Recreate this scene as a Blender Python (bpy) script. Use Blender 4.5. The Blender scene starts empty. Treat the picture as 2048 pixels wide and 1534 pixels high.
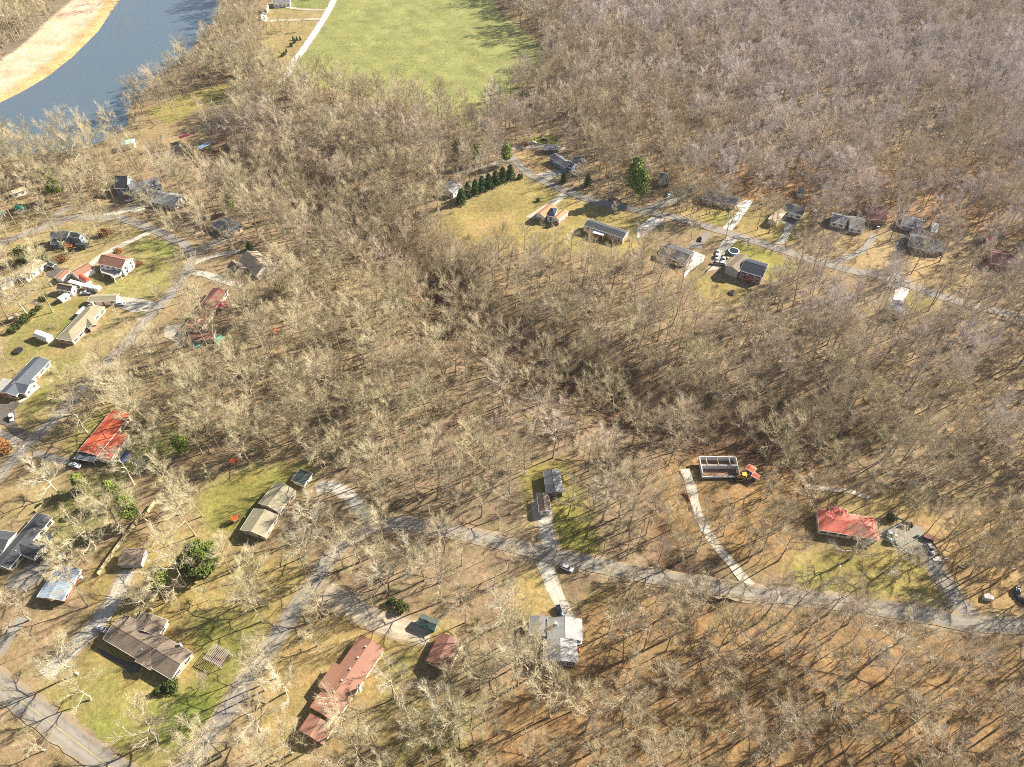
import bpy, bmesh, math, random
import numpy as np
from mathutils import Vector, Matrix

# ------------------------------------------------------------------ camera, sky, sun, exposure
F, D, H, CX, CY = 1419.0, math.radians(46.8), 250.0, 1024.0, 767.0
sc = bpy.context.scene
COL = sc.collection
cam_d = bpy.data.cameras.new("camera")
cam = bpy.data.objects.new("camera", cam_d)
COL.objects.link(cam)
cam.location = (0, 0, H)
cam.rotation_euler = (math.pi / 2 - D, 0, 0)
cam_d.sensor_fit = 'HORIZONTAL'
cam_d.sensor_width = 36.0
cam_d.lens = F / 2048 * 36.0
cam_d.clip_start = 1.0
cam_d.clip_end = 20000.0
sc.camera = cam

SUN_AZ, SUN_EL = math.radians(27.0), math.radians(30.0)      # azimuth counted from +X towards +Y
world = bpy.data.worlds.new("World")
sc.world = world
world.use_nodes = True
wn = world.node_tree
wn.nodes.clear()
wo = wn.nodes.new("ShaderNodeOutputWorld")
wb = wn.nodes.new("ShaderNodeBackground")
ws = wn.nodes.new("ShaderNodeTexSky")
ws.sky_type = 'NISHITA'
ws.sun_disc = False
ws.sun_elevation = SUN_EL
ws.sun_rotation = math.pi / 2 - SUN_AZ
ws.altitude = 200
wb.inputs['Strength'].default_value = 0.052
wn.links.new(ws.outputs[0], wb.inputs[0])
wn.links.new(wb.outputs[0], wo.inputs[0])
sun_d = bpy.data.lights.new("sun", 'SUN')
sun_d.energy = 5.0
sun_d.angle = math.radians(0.5)
sun_d.color = (1.0, 0.93, 0.80)
sun = bpy.data.objects.new("sun", sun_d)
COL.objects.link(sun)
sdir = Vector((math.cos(SUN_EL) * math.cos(SUN_AZ), math.cos(SUN_EL) * math.sin(SUN_AZ), math.sin(SUN_EL)))
sun.rotation_euler = sdir.to_track_quat('Z', 'Y').to_euler()
sun.location = (200, 100, 300)
vs = sc.view_settings
vs.view_transform = 'Standard'
vs.look = 'None'
vs.gamma = 1.0
vs.use_curve_mapping = False
vs.exposure = 1.66
sc.cycles.max_bounces = 5
sc.cycles.diffuse_bounces = 3
sc.cycles.volume_bounces = 0
sc.cycles.use_denoising = False
sc.cycles.filter_width = 1.0

HAZE = 0.00004
rnd = random.Random(7)
rng = np.random.default_rng(11)


# ------------------------------------------------------------------ photo measurement -> ground
def G(px, py, z=0.0):
    u = (px - CX) / F
    v = (CY - py) / F
    dy = math.cos(D) + v * math.sin(D)
    dz = -math.sin(D) + v * math.cos(D)
    t = (H - z) / -dz
    return (u * t, dy * t, z)


def P(x, y, z):
    dz = z - H
    dep = y * math.cos(D) - dz * math.sin(D)
    up = y * math.sin(D) + dz * math.cos(D)
    return CX + F * x / dep, CY - F * up / dep


ZR = {'p0': (0, 0, 1), 'a': (0, 480, 6.39), 'b': (0, 320, 6.39), 'c': (300, 380, 4.5125), 'd': (0, 700, 6.39),
      'e': (0, 980, 6.39), 'f': (160, 1180, 6.39), 'g': (420, 920, 6.39), 'h': (580, 1200, 5.68), 'i': (1000, 900, 8.52),
      'j': (1020, 1190, 8.52), 'k': (1340, 880, 8.52), 'l': (1600, 980, 6.39), 'm': (1820, 1080, 7.67),
      'n': (1360, 450, 8.52), 'o': (1040, 260, 6.39), 'p': (1280, 330, 8.52), 'q': (1510, 350, 4.237),
      'r': (1780, 400, 3.66), 's': (850, 330, 6.05), 't': (400, 0, 3.97), 'u': (220, 140, 4.888),
      'v': (0, 300, 3.413), 'w': (1300, 330, 4.551), 'x': (1600, 360, 4.51)}


def zp(k, x, y):
    a = ZR[k]
    return (a[0] + x / a[2], a[1] + y / a[2])


# ------------------------------------------------------------------ small object helpers
def tag(o, label=None, cat=None, group=None, kind=None):
    if label: o['label'] = label
    if cat: o['category'] = cat
    if group: o['group'] = group
    if kind: o['kind'] = kind
    return o


LAND = []           # landmarks (short name, px, py) used to describe the trees


def thing(name, label, cat, loc, rz=0.0, group=None, short=None):
    o = bpy.data.objects.new(name, None)
    o.empty_display_size = 0.5
    COL.objects.link(o)
    o.location = loc
    o.rotation_euler = (0, 0, rz)
    tag(o, label, cat, group)
    if short: LAND.append((short,) + tuple(P(loc[0], loc[1], loc[2])))
    return o


def mobj(name, verts, faces, mat, parent=None, smooth=False, loc=None, rz=None):
    me = bpy.data.meshes.new(name)
    me.from_pydata([tuple(v) for v in verts], [], faces)
    for m in (mat if isinstance(mat, (list, tuple)) else [mat]):
        me.materials.append(m)
    if smooth:
        me.polygons.foreach_set('use_smooth', [True] * len(me.polygons))
    me.update()
    return link(name, me, parent, loc, rz)


def link(name, me, parent=None, loc=None, rz=None):
    o = bpy.data.objects.new(name, me)
    COL.objects.link(o)
    if parent: o.parent = parent
    if loc: o.location = loc
    if rz: o.rotation_euler = (0, 0, rz)
    return o


class MB:
    """collects simple solids into one mesh"""
    def __init__(s):
        s.v = []
        s.f = []

    def add(s, vs_, fs):
        n = len(s.v)
        s.v += [tuple(p) for p in vs_]
        s.f += [tuple(i + n for i in f) for f in fs]
        return s

    def box(s, x0, x1, y0, y1, z0, z1):
        return s.add([(x0, y0, z0), (x1, y0, z0), (x1, y1, z0), (x0, y1, z0), (x0, y0, z1), (x1, y0, z1), (x1, y1, z1), (x0, y1, z1)],
                     [(0, 3, 2, 1), (4, 5, 6, 7), (0, 1, 5, 4), (1, 2, 6, 5), (2, 3, 7, 6), (3, 0, 4, 7)])

    def bar(s, p, q, r0, r1=None, n=5):
        r1 = r0 if r1 is None else r1
        p = Vector(p); q = Vector(q)
        d = (q - p).normalized()
        a = d.orthogonal().normalized()
        b = d.cross(a)
        vs_ = []
        for c, r in ((p, r0), (q, r1)):
            for i in range(n):
                t = 2 * math.pi * i / n
                vs_.append(c + (a * math.cos(t) + b * math.sin(t)) * r)
        fs = [(i, (i + 1) % n, n + (i + 1) % n, n + i) for i in range(n)]
        fs += [tuple(range(n - 1, -1, -1)), tuple(range(n, 2 * n))]
        return s.add(vs_, fs)

    def prism(s, prof, x0, x1):
        """convex-ish profile [(y,z)...] pushed along x"""
        n = len(prof)
        vs_ = [(x0, y, z) for y, z in prof] + [(x1, y, z) for y, z in prof]
        fs = [(i, (i + 1) % n, n + (i + 1) % n, n + i) for i in range(n)]
        fs += [tuple(range(n - 1, -1, -1)), tuple(range(n, 2 * n))]
        return s.add(vs_, fs)

    def disc(s, r, z0, z1, n=20, cx=0, cy=0):
        vs_ = []
        for z in (z0, z1):
            for i in range(n):
                t = 2 * math.pi * i / n
                vs_.append((cx + r * math.cos(t), cy + r * math.sin(t), z))
        fs = [(i, (i + 1) % n, n + (i + 1) % n, n + i) for i in range(n)]
        fs += [tuple(range(n - 1, -1, -1)), tuple(range(n, 2 * n))]
        return s.add(vs_, fs)

    def ring(s, r0, r1, z0, z1, n=24):
        vs_ = []
        for r, z in ((r0, z0), (r1, z0), (r1, z1), (r0, z1)):
            for i in range(n):
                t = 2 * math.pi * i / n
                vs_.append((r * math.cos(t), r * math.sin(t), z))
        fs = []
        for k in range(4):
            for i in range(n):
                fs.append((k * n + i, k * n + (i + 1) % n, ((k + 1) % 4) * n + (i + 1) % n, ((k + 1) % 4) * n + i))
        return s.add(vs_, fs)

    def build(s, name, mat, parent=None, smooth=False, loc=None, rz=None):
        return mobj(name, s.v, s.f, mat, parent, smooth, loc, rz)


# ------------------------------------------------------------------ materials
def new_mat(name):
    m = bpy.data.materials.new(name)
    m.use_nodes = True
    nt = m.node_tree
    b = nt.nodes['Principled BSDF']
    return m, nt, b


def mat(name, col, rough=0.8, var=0.25, scale=1.2, metal=0.0, bump=0.0, spec=0.3):
    """plain surface whose colour wanders with two sizes of noise in object space"""
    m, nt, b = new_mat(name)
    N = nt.nodes.new; L = nt.links.new
    tc = N("ShaderNodeTexCoord")
    n1 = N("ShaderNodeTexNoise"); n1.inputs['Scale'].default_value = scale; n1.inputs['Detail'].default_value = 6
    n2 = N("ShaderNodeTexNoise"); n2.inputs['Scale'].default_value = scale * 0.17; n2.inputs['Detail'].default_value = 3
    L(tc.outputs['Object'], n1.inputs['Vector']); L(tc.outputs['Object'], n2.inputs['Vector'])
    ad = N("ShaderNodeMath"); ad.operation = 'ADD'
    L(n1.outputs['Fac'], ad.inputs[0]); L(n2.outputs['Fac'], ad.inputs[1])
    mr = N("ShaderNodeMapRange")
    mr.inputs['From Min'].default_value = 0.65; mr.inputs['From Max'].default_value = 1.35
    mr.inputs['To Min'].default_value = 1 - var; mr.inputs['To Max'].default_value = 1 + var
    L(ad.outputs[0], mr.inputs['Value'])
    mx = N("ShaderNodeVectorMath"); mx.operation = 'SCALE'
    mx.inputs[0].default_value = col[:3]
    L(mr.outputs[0], mx.inputs['Scale'])
    L(mx.outputs[0], b.inputs['Base Color'])
    b.inputs['Roughness'].default_value = rough
    b.inputs['Metallic'].default_value = metal
    b.inputs['Specular IOR Level'].default_value = spec
    if bump:
        bp = N("ShaderNodeBump"); bp.inputs['Strength'].default_value = bump; bp.inputs['Distance'].default_value = 0.1
        L(n1.outputs['Fac'], bp.inputs['Height']); L(bp.outputs[0], b.inputs['Normal'])
    return m


M = {}
M['white'] = mat('white_paint', (.74, .72, .67), .6, .08)
M['cream'] = mat('cream_siding', (.62, .54, .40), .7, .1)
M['lilac'] = mat('grey_lilac_siding', (.42, .39, .42), .7, .06)
M['brick'] = mat('brick_wall', (.42, .24, .15), .85, .2, 3)
M['palebrick'] = mat('pale_brick_wall', (.55, .40, .28), .85, .2, 3)
M['darkwall'] = mat('dark_wall', (.10, .09, .08), .8, .2)
M['bluewall'] = mat('blue_grey_siding', (.20, .24, .29), .7, .1)
M['greenwall'] = mat('green_painted_wall', (.03, .16, .12), .6, .15)
M['greywall'] = mat('grey_wall', (.34, .33, .32), .8, .12)
M['glass'] = mat('window_glass', (.03, .035, .045), .12, .1, spec=.6)
M['shutter'] = mat('teal_shutter', (.04, .13, .12), .6, .1)
M['darkshutter'] = mat('dark_shutter', (.03, .03, .035), .6, .1)
M['door'] = mat('door_paint', (.22, .14, .09), .6, .15)
M['r_dark'] = mat('charcoal_shingles', (.055, .058, .065), .85, .3, 2.2, bump=.3)
M['r_navy_shade'] = mat('navy_shade_shingles', (.018, .026, .042), .85, .3, 2.2, bump=.3)  # near-black roof tone with the shade of unlit slopes put in
M['r_grey'] = mat('grey_shingles', (.16, .16, .165), .85, .25, 2.2, bump=.3)
M['r_lgrey'] = mat('light_grey_shingles', (.27, .265, .25), .85, .25, 2.2, bump=.3)
M['r_olive'] = mat('olive_tan_shingles', (.25, .22, .145), .85, .18, 2.2, bump=.3)
M['r_brown'] = mat('brown_shingles', (.17, .13, .095), .85, .22, 2.2, bump=.3)
M['r_rust'] = mat('rust_brown_metal', (.27, .135, .09), .55, .12, .6)
M['r_orange'] = mat('orange_brown_shingles', (.40, .19, .10), .85, .22, 2.2, bump=.3)
M['r_red'] = mat('red_metal_roof', (.50, .11, .055), .65, .2, .25)
M['r_salmon'] = mat('faded_red_roof', (.55, .145, .095), .75, .24, .3)
M['r_maroon'] = mat('maroon_roof', (.15, .055, .045), .8, .4, .8)
M['r_green'] = mat('green_metal_roof', (.03, .22, .13), .5, .15, .6)
M['r_mint'] = mat('mint_metal_roof', (.34, .60, .47), .5, .12, .6)
M['r_blue'] = mat('blue_metal_roof', (.22, .38, .52), .5, .3, .5)
M['r_steel'] = mat('blue_grey_metal_roof', (.30, .36, .42), .4, .3, .35, metal=.2)
M['r_slate'] = mat('slate_blue_roof', (.08, .092, .108), .85, .22, 1.5)
M['r_tan'] = mat('tan_shingles', (.43, .32, .21), .85, .2, 2.2, bump=.3)
M['r_crimson'] = mat('crimson_metal_roof', (.36, .03, .05), .6, .2, .6)
M['r_white'] = mat('white_metal_roof', (.68, .69, .70), .45, .06, .6)
M['r_greengrey'] = mat('green_grey_roof', (.055, .072, .064), .85, .25, 1.5)
M['r_darkrust'] = mat('dark_rust_metal', (.19, .09, .065), .7, .25, .6)
M['claysoil'] = mat('damp_clay', (.20, .12, .07), .95, .3, 1)
M['darkdeck'] = mat('dark_brown_boards', (.12, .075, .05), .85, .3, 2)
M['rust_deck'] = mat('red_brown_deck', (.24, .075, .04), .75, .2)
M['wood'] = mat('weathered_wood', (.40, .31, .20), .85, .25, 2)
M['fencewood'] = mat('fence_boards', (.42, .35, .205), .85, .2, 2)
M['greywood'] = mat('grey_wood', (.33, .30, .26), .85, .25, 2)
M['dark'] = mat('black_rubber', (.02, .02, .02), .8, .2)
M['metal'] = mat('grey_metal', (.35, .36, .37), .4, .1, metal=.6)
M['concrete'] = mat('pale_concrete', (.50, .47, .42), .9, .14, .5)
M['blockwall'] = mat('grey_block_wall', (.50, .50, .50), .85, .12, 1)
M['orange'] = mat('orange_plastic', (.62, .13, .03), .5, .12)
M['redp'] = mat('red_plastic', (.60, .04, .03), .45, .1)
M['yellowp'] = mat('yellow_machine_paint', (.60, .36, .03), .5, .2)
M['bluep'] = mat('blue_tarp', (.04, .14, .32), .5, .2)
M['tealp'] = mat('teal_tarp', (.06, .30, .24), .5, .3)
M['poolwater'] = mat('dark_pool_cover', (.02, .035, .04), .2, .2)
M['mat_blue'] = mat('blue_net', (.10, .11, .20), .7, .5, 2)
for nm, c in (('white', (.78, .78, .77)), ('silver', (.45, .46, .47)), ('navy', (.012, .025, .06)), ('black', (.012, .012, .014)),
              ('grey', (.16, .17, .18)), ('teal', (.04, .14, .15)), ('red', (.35, .02, .02)), ('tan', (.42, .36, .27))):
    M['car_' + nm] = mat('car_paint_' + nm, c, .25, .04, spec=.6)
M['lamp_w'] = mat('headlamp_glass', (.7, .7, .68), .2, .05)
M['lamp_r'] = mat('tail_lamp_red', (.4, .02, .02), .3, .05)


def road_mat(name, col, var=.14):
    m, nt, b = new_mat(name)
    N = nt.nodes.new; L = nt.links.new
    g = N("ShaderNodeNewGeometry")
    n1 = N("ShaderNodeTexNoise"); n1.inputs['Scale'].default_value = .09; n1.inputs['Detail'].default_value = 8; n1.inputs['Roughness'].default_value = .65
    n2 = N("ShaderNodeTexNoise"); n2.inputs['Scale'].default_value = 2.5; n2.inputs['Detail'].default_value = 4
    L(g.outputs['Position'], n1.inputs['Vector']); L(g.outputs['Position'], n2.inputs['Vector'])
    r1 = N("ShaderNodeValToRGB")
    r1.color_ramp.elements[0].position = .32; r1.color_ramp.elements[1].position = .7
    r1.color_ramp.elements[0].color = (col[0] * (1 - var * 1.6), col[1] * (1 - var * 1.6), col[2] * (1 - var * 1.5), 1)
    r1.color_ramp.elements[1].color = (col[0] * (1 + var), col[1] * (1 + var), col[2] * (1 + var), 1)
    L(n1.outputs['Fac'], r1.inputs[0])
    # blown leaves and grit
    r2 = N("ShaderNodeValToRGB")
    r2.color_ramp.elements[0].position = .52; r2.color_ramp.elements[1].position = .72
    r2.color_ramp.elements[0].color = (0, 0, 0, 1); r2.color_ramp.elements[1].color = (.55, .55, .55, 1)
    L(n2.outputs['Fac'], r2.inputs[0])
    mx = N("ShaderNodeMix"); mx.data_type = 'RGBA'
    L(r2.outputs[0], mx.inputs[0]); L(r1.outputs[0], mx.inputs[6]); mx.inputs[7].default_value = (.32, .23, .13, 1)
    # wheel paths worn darker, verges crumbled and leaf-strewn
    uvn = N("ShaderNodeUVMap"); uvn.uv_map = 'across'
    su = N("ShaderNodeSeparateXYZ"); L(uvn.outputs[0], su.inputs[0])
    wv = N("ShaderNodeMath"); wv.operation = 'SINE'
    w1 = N("ShaderNodeMath"); w1.operation = 'MULTIPLY_ADD'; w1.inputs[1].default_value = 18.85; w1.inputs[2].default_value = -1.5708
    L(su.outputs[0], w1.inputs[0]); L(w1.outputs[0], wv.inputs[0])
    w2 = N("ShaderNodeMapRange"); w2.inputs['From Min'].default_value = -1; w2.inputs['To Min'].default_value = 1.07; w2.inputs['To Max'].default_value = .88
    L(wv.outputs[0], w2.inputs['Value'])
    vm = N("ShaderNodeVectorMath"); vm.operation = 'SCALE'; L(mx.outputs[2], vm.inputs[0]); L(w2.outputs[0], vm.inputs['Scale'])
    n3 = N("ShaderNodeTexNoise"); n3.inputs['Scale'].default_value = .55; n3.inputs['Detail'].default_value = 6
    L(g.outputs['Position'], n3.inputs['Vector'])
    ed = N("ShaderNodeMath"); ed.operation = 'SUBTRACT'; ed.inputs[1].default_value = .5; L(su.outputs[0], ed.inputs[0])
    ab = N("ShaderNodeMath"); ab.operation = 'ABSOLUTE'; L(ed.outputs[0], ab.inputs[0])
    a4 = N("ShaderNodeMath"); a4.operation = 'MULTIPLY_ADD'; a4.inputs[1].default_value = .5; L(n3.outputs['Fac'], a4.inputs[0]); L(ab.outputs[0], a4.inputs[2])
    ef = N("ShaderNodeMapRange"); ef.inputs['From Min'].default_value = .60; ef.inputs['From Max'].default_value = .80; ef.inputs['To Max'].default_value = .85
    L(a4.outputs[0], ef.inputs['Value'])
    mxe = N("ShaderNodeMix"); mxe.data_type = 'RGBA'; L(ef.outputs[0], mxe.inputs[0]); L(vm.outputs[0], mxe.inputs[6]); mxe.inputs[7].default_value = (.27, .19, .10, 1)
    # tar-sealed cracks
    vo = N("ShaderNodeTexVoronoi"); vo.feature = 'DISTANCE_TO_EDGE'; vo.inputs['Scale'].default_value = .16
    dst = N("ShaderNodeVectorMath"); dst.operation = 'MULTIPLY_ADD'; dst.inputs[1].default_value = (3, 3, 3); L(n3.outputs['Color'], dst.inputs[0]); L(g.outputs['Position'], dst.inputs[2])
    L(dst.outputs[0], vo.inputs['Vector'])
    cf = N("ShaderNodeMapRange"); cf.inputs['From Max'].default_value = .022; cf.inputs['To Min'].default_value = .7; cf.inputs['To Max'].default_value = 1
    L(vo.outputs['Distance'], cf.inputs['Value'])
    vm2 = N("ShaderNodeVectorMath"); vm2.operation = 'SCALE'; L(mxe.outputs[2], vm2.inputs[0]); L(cf.outputs[0], vm2.inputs['Scale'])
    L(vm2.outputs[0], b.inputs['Base Color'])
    b.inputs['Roughness'].default_value = .92
    b.inputs['Specular IOR Level'].default_value = .2
    return m


M['asphalt'] = road_mat('worn_asphalt', (.245, .222, .185))
M['darkasphalt'] = road_mat('dark_asphalt', (.11, .10, .09))
M['conc_drive'] = road_mat('concrete_drive', (.44, .405, .33), .1)
M['white_drive'] = road_mat('new_concrete_drive', (.62, .59, .52), .07)
M['gravel'] = road_mat('gravel_track', (.42, .35, .255), .2)
M['shoulder'] = road_mat('dirt_shoulder', (.33, .25, .155), .25)
M['yellowline'] = mat('yellow_road_paint', (.33, .27, .14), .9, .3, .6)


def bark_mat(name, ca, cb, cc):
    """bark whose tone differs from tree to tree and drifts over the land, for twigs with far haze painted in"""
    m, nt, b = new_mat(name)
    N = nt.nodes.new; L = nt.links.new
    oi = N("ShaderNodeObjectInfo")
    g = N("ShaderNodeNewGeometry")
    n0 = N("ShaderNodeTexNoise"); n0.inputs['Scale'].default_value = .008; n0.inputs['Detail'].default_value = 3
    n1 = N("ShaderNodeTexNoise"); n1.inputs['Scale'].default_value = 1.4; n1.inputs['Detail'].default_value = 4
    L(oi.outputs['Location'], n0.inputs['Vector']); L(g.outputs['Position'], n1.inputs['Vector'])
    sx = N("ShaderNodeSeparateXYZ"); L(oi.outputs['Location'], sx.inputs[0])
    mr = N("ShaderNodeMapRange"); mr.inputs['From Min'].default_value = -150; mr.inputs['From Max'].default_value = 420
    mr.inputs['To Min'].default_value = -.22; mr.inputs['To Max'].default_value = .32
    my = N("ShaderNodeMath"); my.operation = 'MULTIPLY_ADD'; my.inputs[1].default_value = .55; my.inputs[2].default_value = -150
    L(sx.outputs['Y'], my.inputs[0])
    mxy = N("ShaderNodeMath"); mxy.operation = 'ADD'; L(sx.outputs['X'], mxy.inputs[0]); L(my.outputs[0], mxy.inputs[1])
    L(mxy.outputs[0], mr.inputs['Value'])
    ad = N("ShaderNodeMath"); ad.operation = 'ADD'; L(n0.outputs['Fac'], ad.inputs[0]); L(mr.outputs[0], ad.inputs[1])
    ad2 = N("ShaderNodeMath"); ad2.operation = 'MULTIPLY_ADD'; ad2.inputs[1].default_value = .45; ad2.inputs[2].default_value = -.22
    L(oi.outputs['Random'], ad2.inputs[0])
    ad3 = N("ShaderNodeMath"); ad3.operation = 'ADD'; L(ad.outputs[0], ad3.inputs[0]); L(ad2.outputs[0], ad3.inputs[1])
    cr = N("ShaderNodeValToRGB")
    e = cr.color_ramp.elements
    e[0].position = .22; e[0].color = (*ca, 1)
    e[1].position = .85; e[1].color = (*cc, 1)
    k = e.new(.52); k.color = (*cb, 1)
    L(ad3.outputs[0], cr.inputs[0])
    mr2 = N("ShaderNodeMapRange"); mr2.inputs['To Min'].default_value = .78; mr2.inputs['To Max'].default_value = 1.2
    mr2.inputs['From Min'].default_value = .3; mr2.inputs['From Max'].default_value = .7
    L(n1.outputs['Fac'], mr2.inputs['Value'])
    vm = N("ShaderNodeVectorMath"); vm.operation = 'SCALE'; L(cr.outputs[0], vm.inputs[0]); L(mr2.outputs[0], vm.inputs['Scale'])
    L(vm.outputs[0], b.inputs['Base Color'])
    b.inputs['Roughness'].default_value = .9
    b.inputs['Specular IOR Level'].default_value = .15
    return m


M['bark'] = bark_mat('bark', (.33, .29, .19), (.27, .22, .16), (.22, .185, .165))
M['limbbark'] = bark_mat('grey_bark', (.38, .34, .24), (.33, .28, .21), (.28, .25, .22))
M['twig'] = bark_mat('twigs', (.465, .405, .25), (.46, .37, .25), (.58, .51, .465))  # last tone is pale mauve-grey: distant haze put into the twig colour
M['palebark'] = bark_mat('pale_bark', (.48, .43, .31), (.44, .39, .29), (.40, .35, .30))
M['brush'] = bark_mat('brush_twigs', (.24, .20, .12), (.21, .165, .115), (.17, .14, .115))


def leaf_mat(name, c0, c1):
    m, nt, b = new_mat(name)
    N = nt.nodes.new; L = nt.links.new
    oi = N("ShaderNodeObjectInfo"); g = N("ShaderNodeNewGeometry")
    n1 = N("ShaderNodeTexNoise"); n1.inputs['Scale'].default_value = .9; n1.inputs['Detail'].default_value = 3
    L(g.outputs['Position'], n1.inputs['Vector'])
    cr = N("ShaderNodeValToRGB"); cr.color_ramp.elements[0].position = .3; cr.color_ramp.elements[1].position = .7
    cr.color_ramp.elements[0].color = (*c0, 1); cr.color_ramp.elements[1].color = (*c1, 1)
    L(n1.outputs['Fac'], cr.inputs[0])
    L(cr.outputs[0], b.inputs['Base Color'])
    b.inputs['Roughness'].default_value = .7
    b.inputs['Specular IOR Level'].default_value = .2
    return m


M['cedar'] = leaf_mat('cedar_needles', (.04, .085, .022), (.10, .16, .04))
M['pine'] = leaf_mat('pine_needles', (.14, .20, .035), (.32, .37, .075))
M['magnolia'] = leaf_mat('glossy_leaves', (.04, .07, .015), (.17, .20, .04))
M['shrub'] = leaf_mat('shrub_leaves', (.05, .075, .02), (.11, .13, .035))
M['rustleaf'] = leaf_mat('rust_leaves', (.26, .11, .04), (.42, .20, .07))

# ------------------------------------------------------------------ terrain
RAV = [[G(*p)[:2] for p in ((430, 300), (560, 365), (680, 430), (770, 480), (840, 540))],
       [G(*p)[:2] for p in ((850, 545), (925, 640), (1070, 715), (1240, 795), (1390, 850), (1510, 868), (1640, 850))],
       [G(*p)[:2] for p in ((1420, 1190), (1330, 1120), (1330, 1060))]]
RIVER = [G(*p)[:2] for p in ((320, -120), (240, 0), (200, 60), (150, 110), (100, 150), (50, 180), (0, 205), (-120, 262), (-200, 300), (-200, 360), (0, 306), (110, 300),
                             (200, 280), (240, 256), (252, 240), (245, 225), (262, 200), (295, 165), (335, 128), (385, 95), (428, 35), (452, -20), (500, -120))]


def seg_dist(X, Y, line):
    best = np.full(X.shape, 1e9)
    for (x0, y0), (x1, y1) in zip(line[:-1], line[1:]):
        dx, dy = x1 - x0, y1 - y0
        t = np.clip(((X - x0) * dx + (Y - y0) * dy) / (dx * dx + dy * dy), 0, 1)
        best = np.minimum(best, np.hypot(X - x0 - t * dx, Y - y0 - t * dy))
    return best


def inside(X, Y, poly):
    r = np.zeros(X.shape, bool)
    n = len(poly)
    for i in range(n):
        x0, y0 = poly[i]; x1, y1 = poly[(i + 1) % n]
        if y0 == y1: continue
        c = ((y0 > Y) != (y1 > Y)) & (X < (x1 - x0) * (Y - y0) / (y1 - y0) + x0)
        r ^= c
    return r


def hf(X, Y):
    X = np.asarray(X, float); Y = np.asarray(Y, float)
    z = np.zeros(X.shape)
    for line, dep, w in zip(RAV, (9.0, 9.0, 2.0), (21.0, 17.0, 8.0)):
        d = seg_dist(X, Y, line)
        z = z - dep * np.exp(-(d / w) ** 2)
    d = seg_dist(X, Y, RIVER + RIVER[:1])
    ins = inside(X, Y, RIVER)
    sh = np.where(ins, -1.2 - np.clip(d / 6, 0, 1) * 2.5, -1.2 * np.exp(-(d / 5.0) ** 2))
    return z + sh


WATER_Z = -1.0


hv = bpy.data.materials.new('haze_air')
hv.use_nodes = True
hv.node_tree.nodes.clear()
_o = hv.node_tree.nodes.new('ShaderNodeOutputMaterial')
_v = hv.node_tree.nodes.new('ShaderNodeVolumePrincipled')
_v.inputs['Color'].default_value = (.86, .84, .90, 1)
_v.inputs['Density'].default_value = HAZE
_v.inputs['Anisotropy'].default_value = .25
hv.node_tree.links.new(_v.outputs[0], _o.inputs['Volume'])
if HAZE > 0:
    tag(MB().box(-7000, 7000, -5000, 9000, -10, 262).build('haze', hv), kind='stuff')


def W(lst):
    return [G(*p)[:2] for p in lst]


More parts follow.
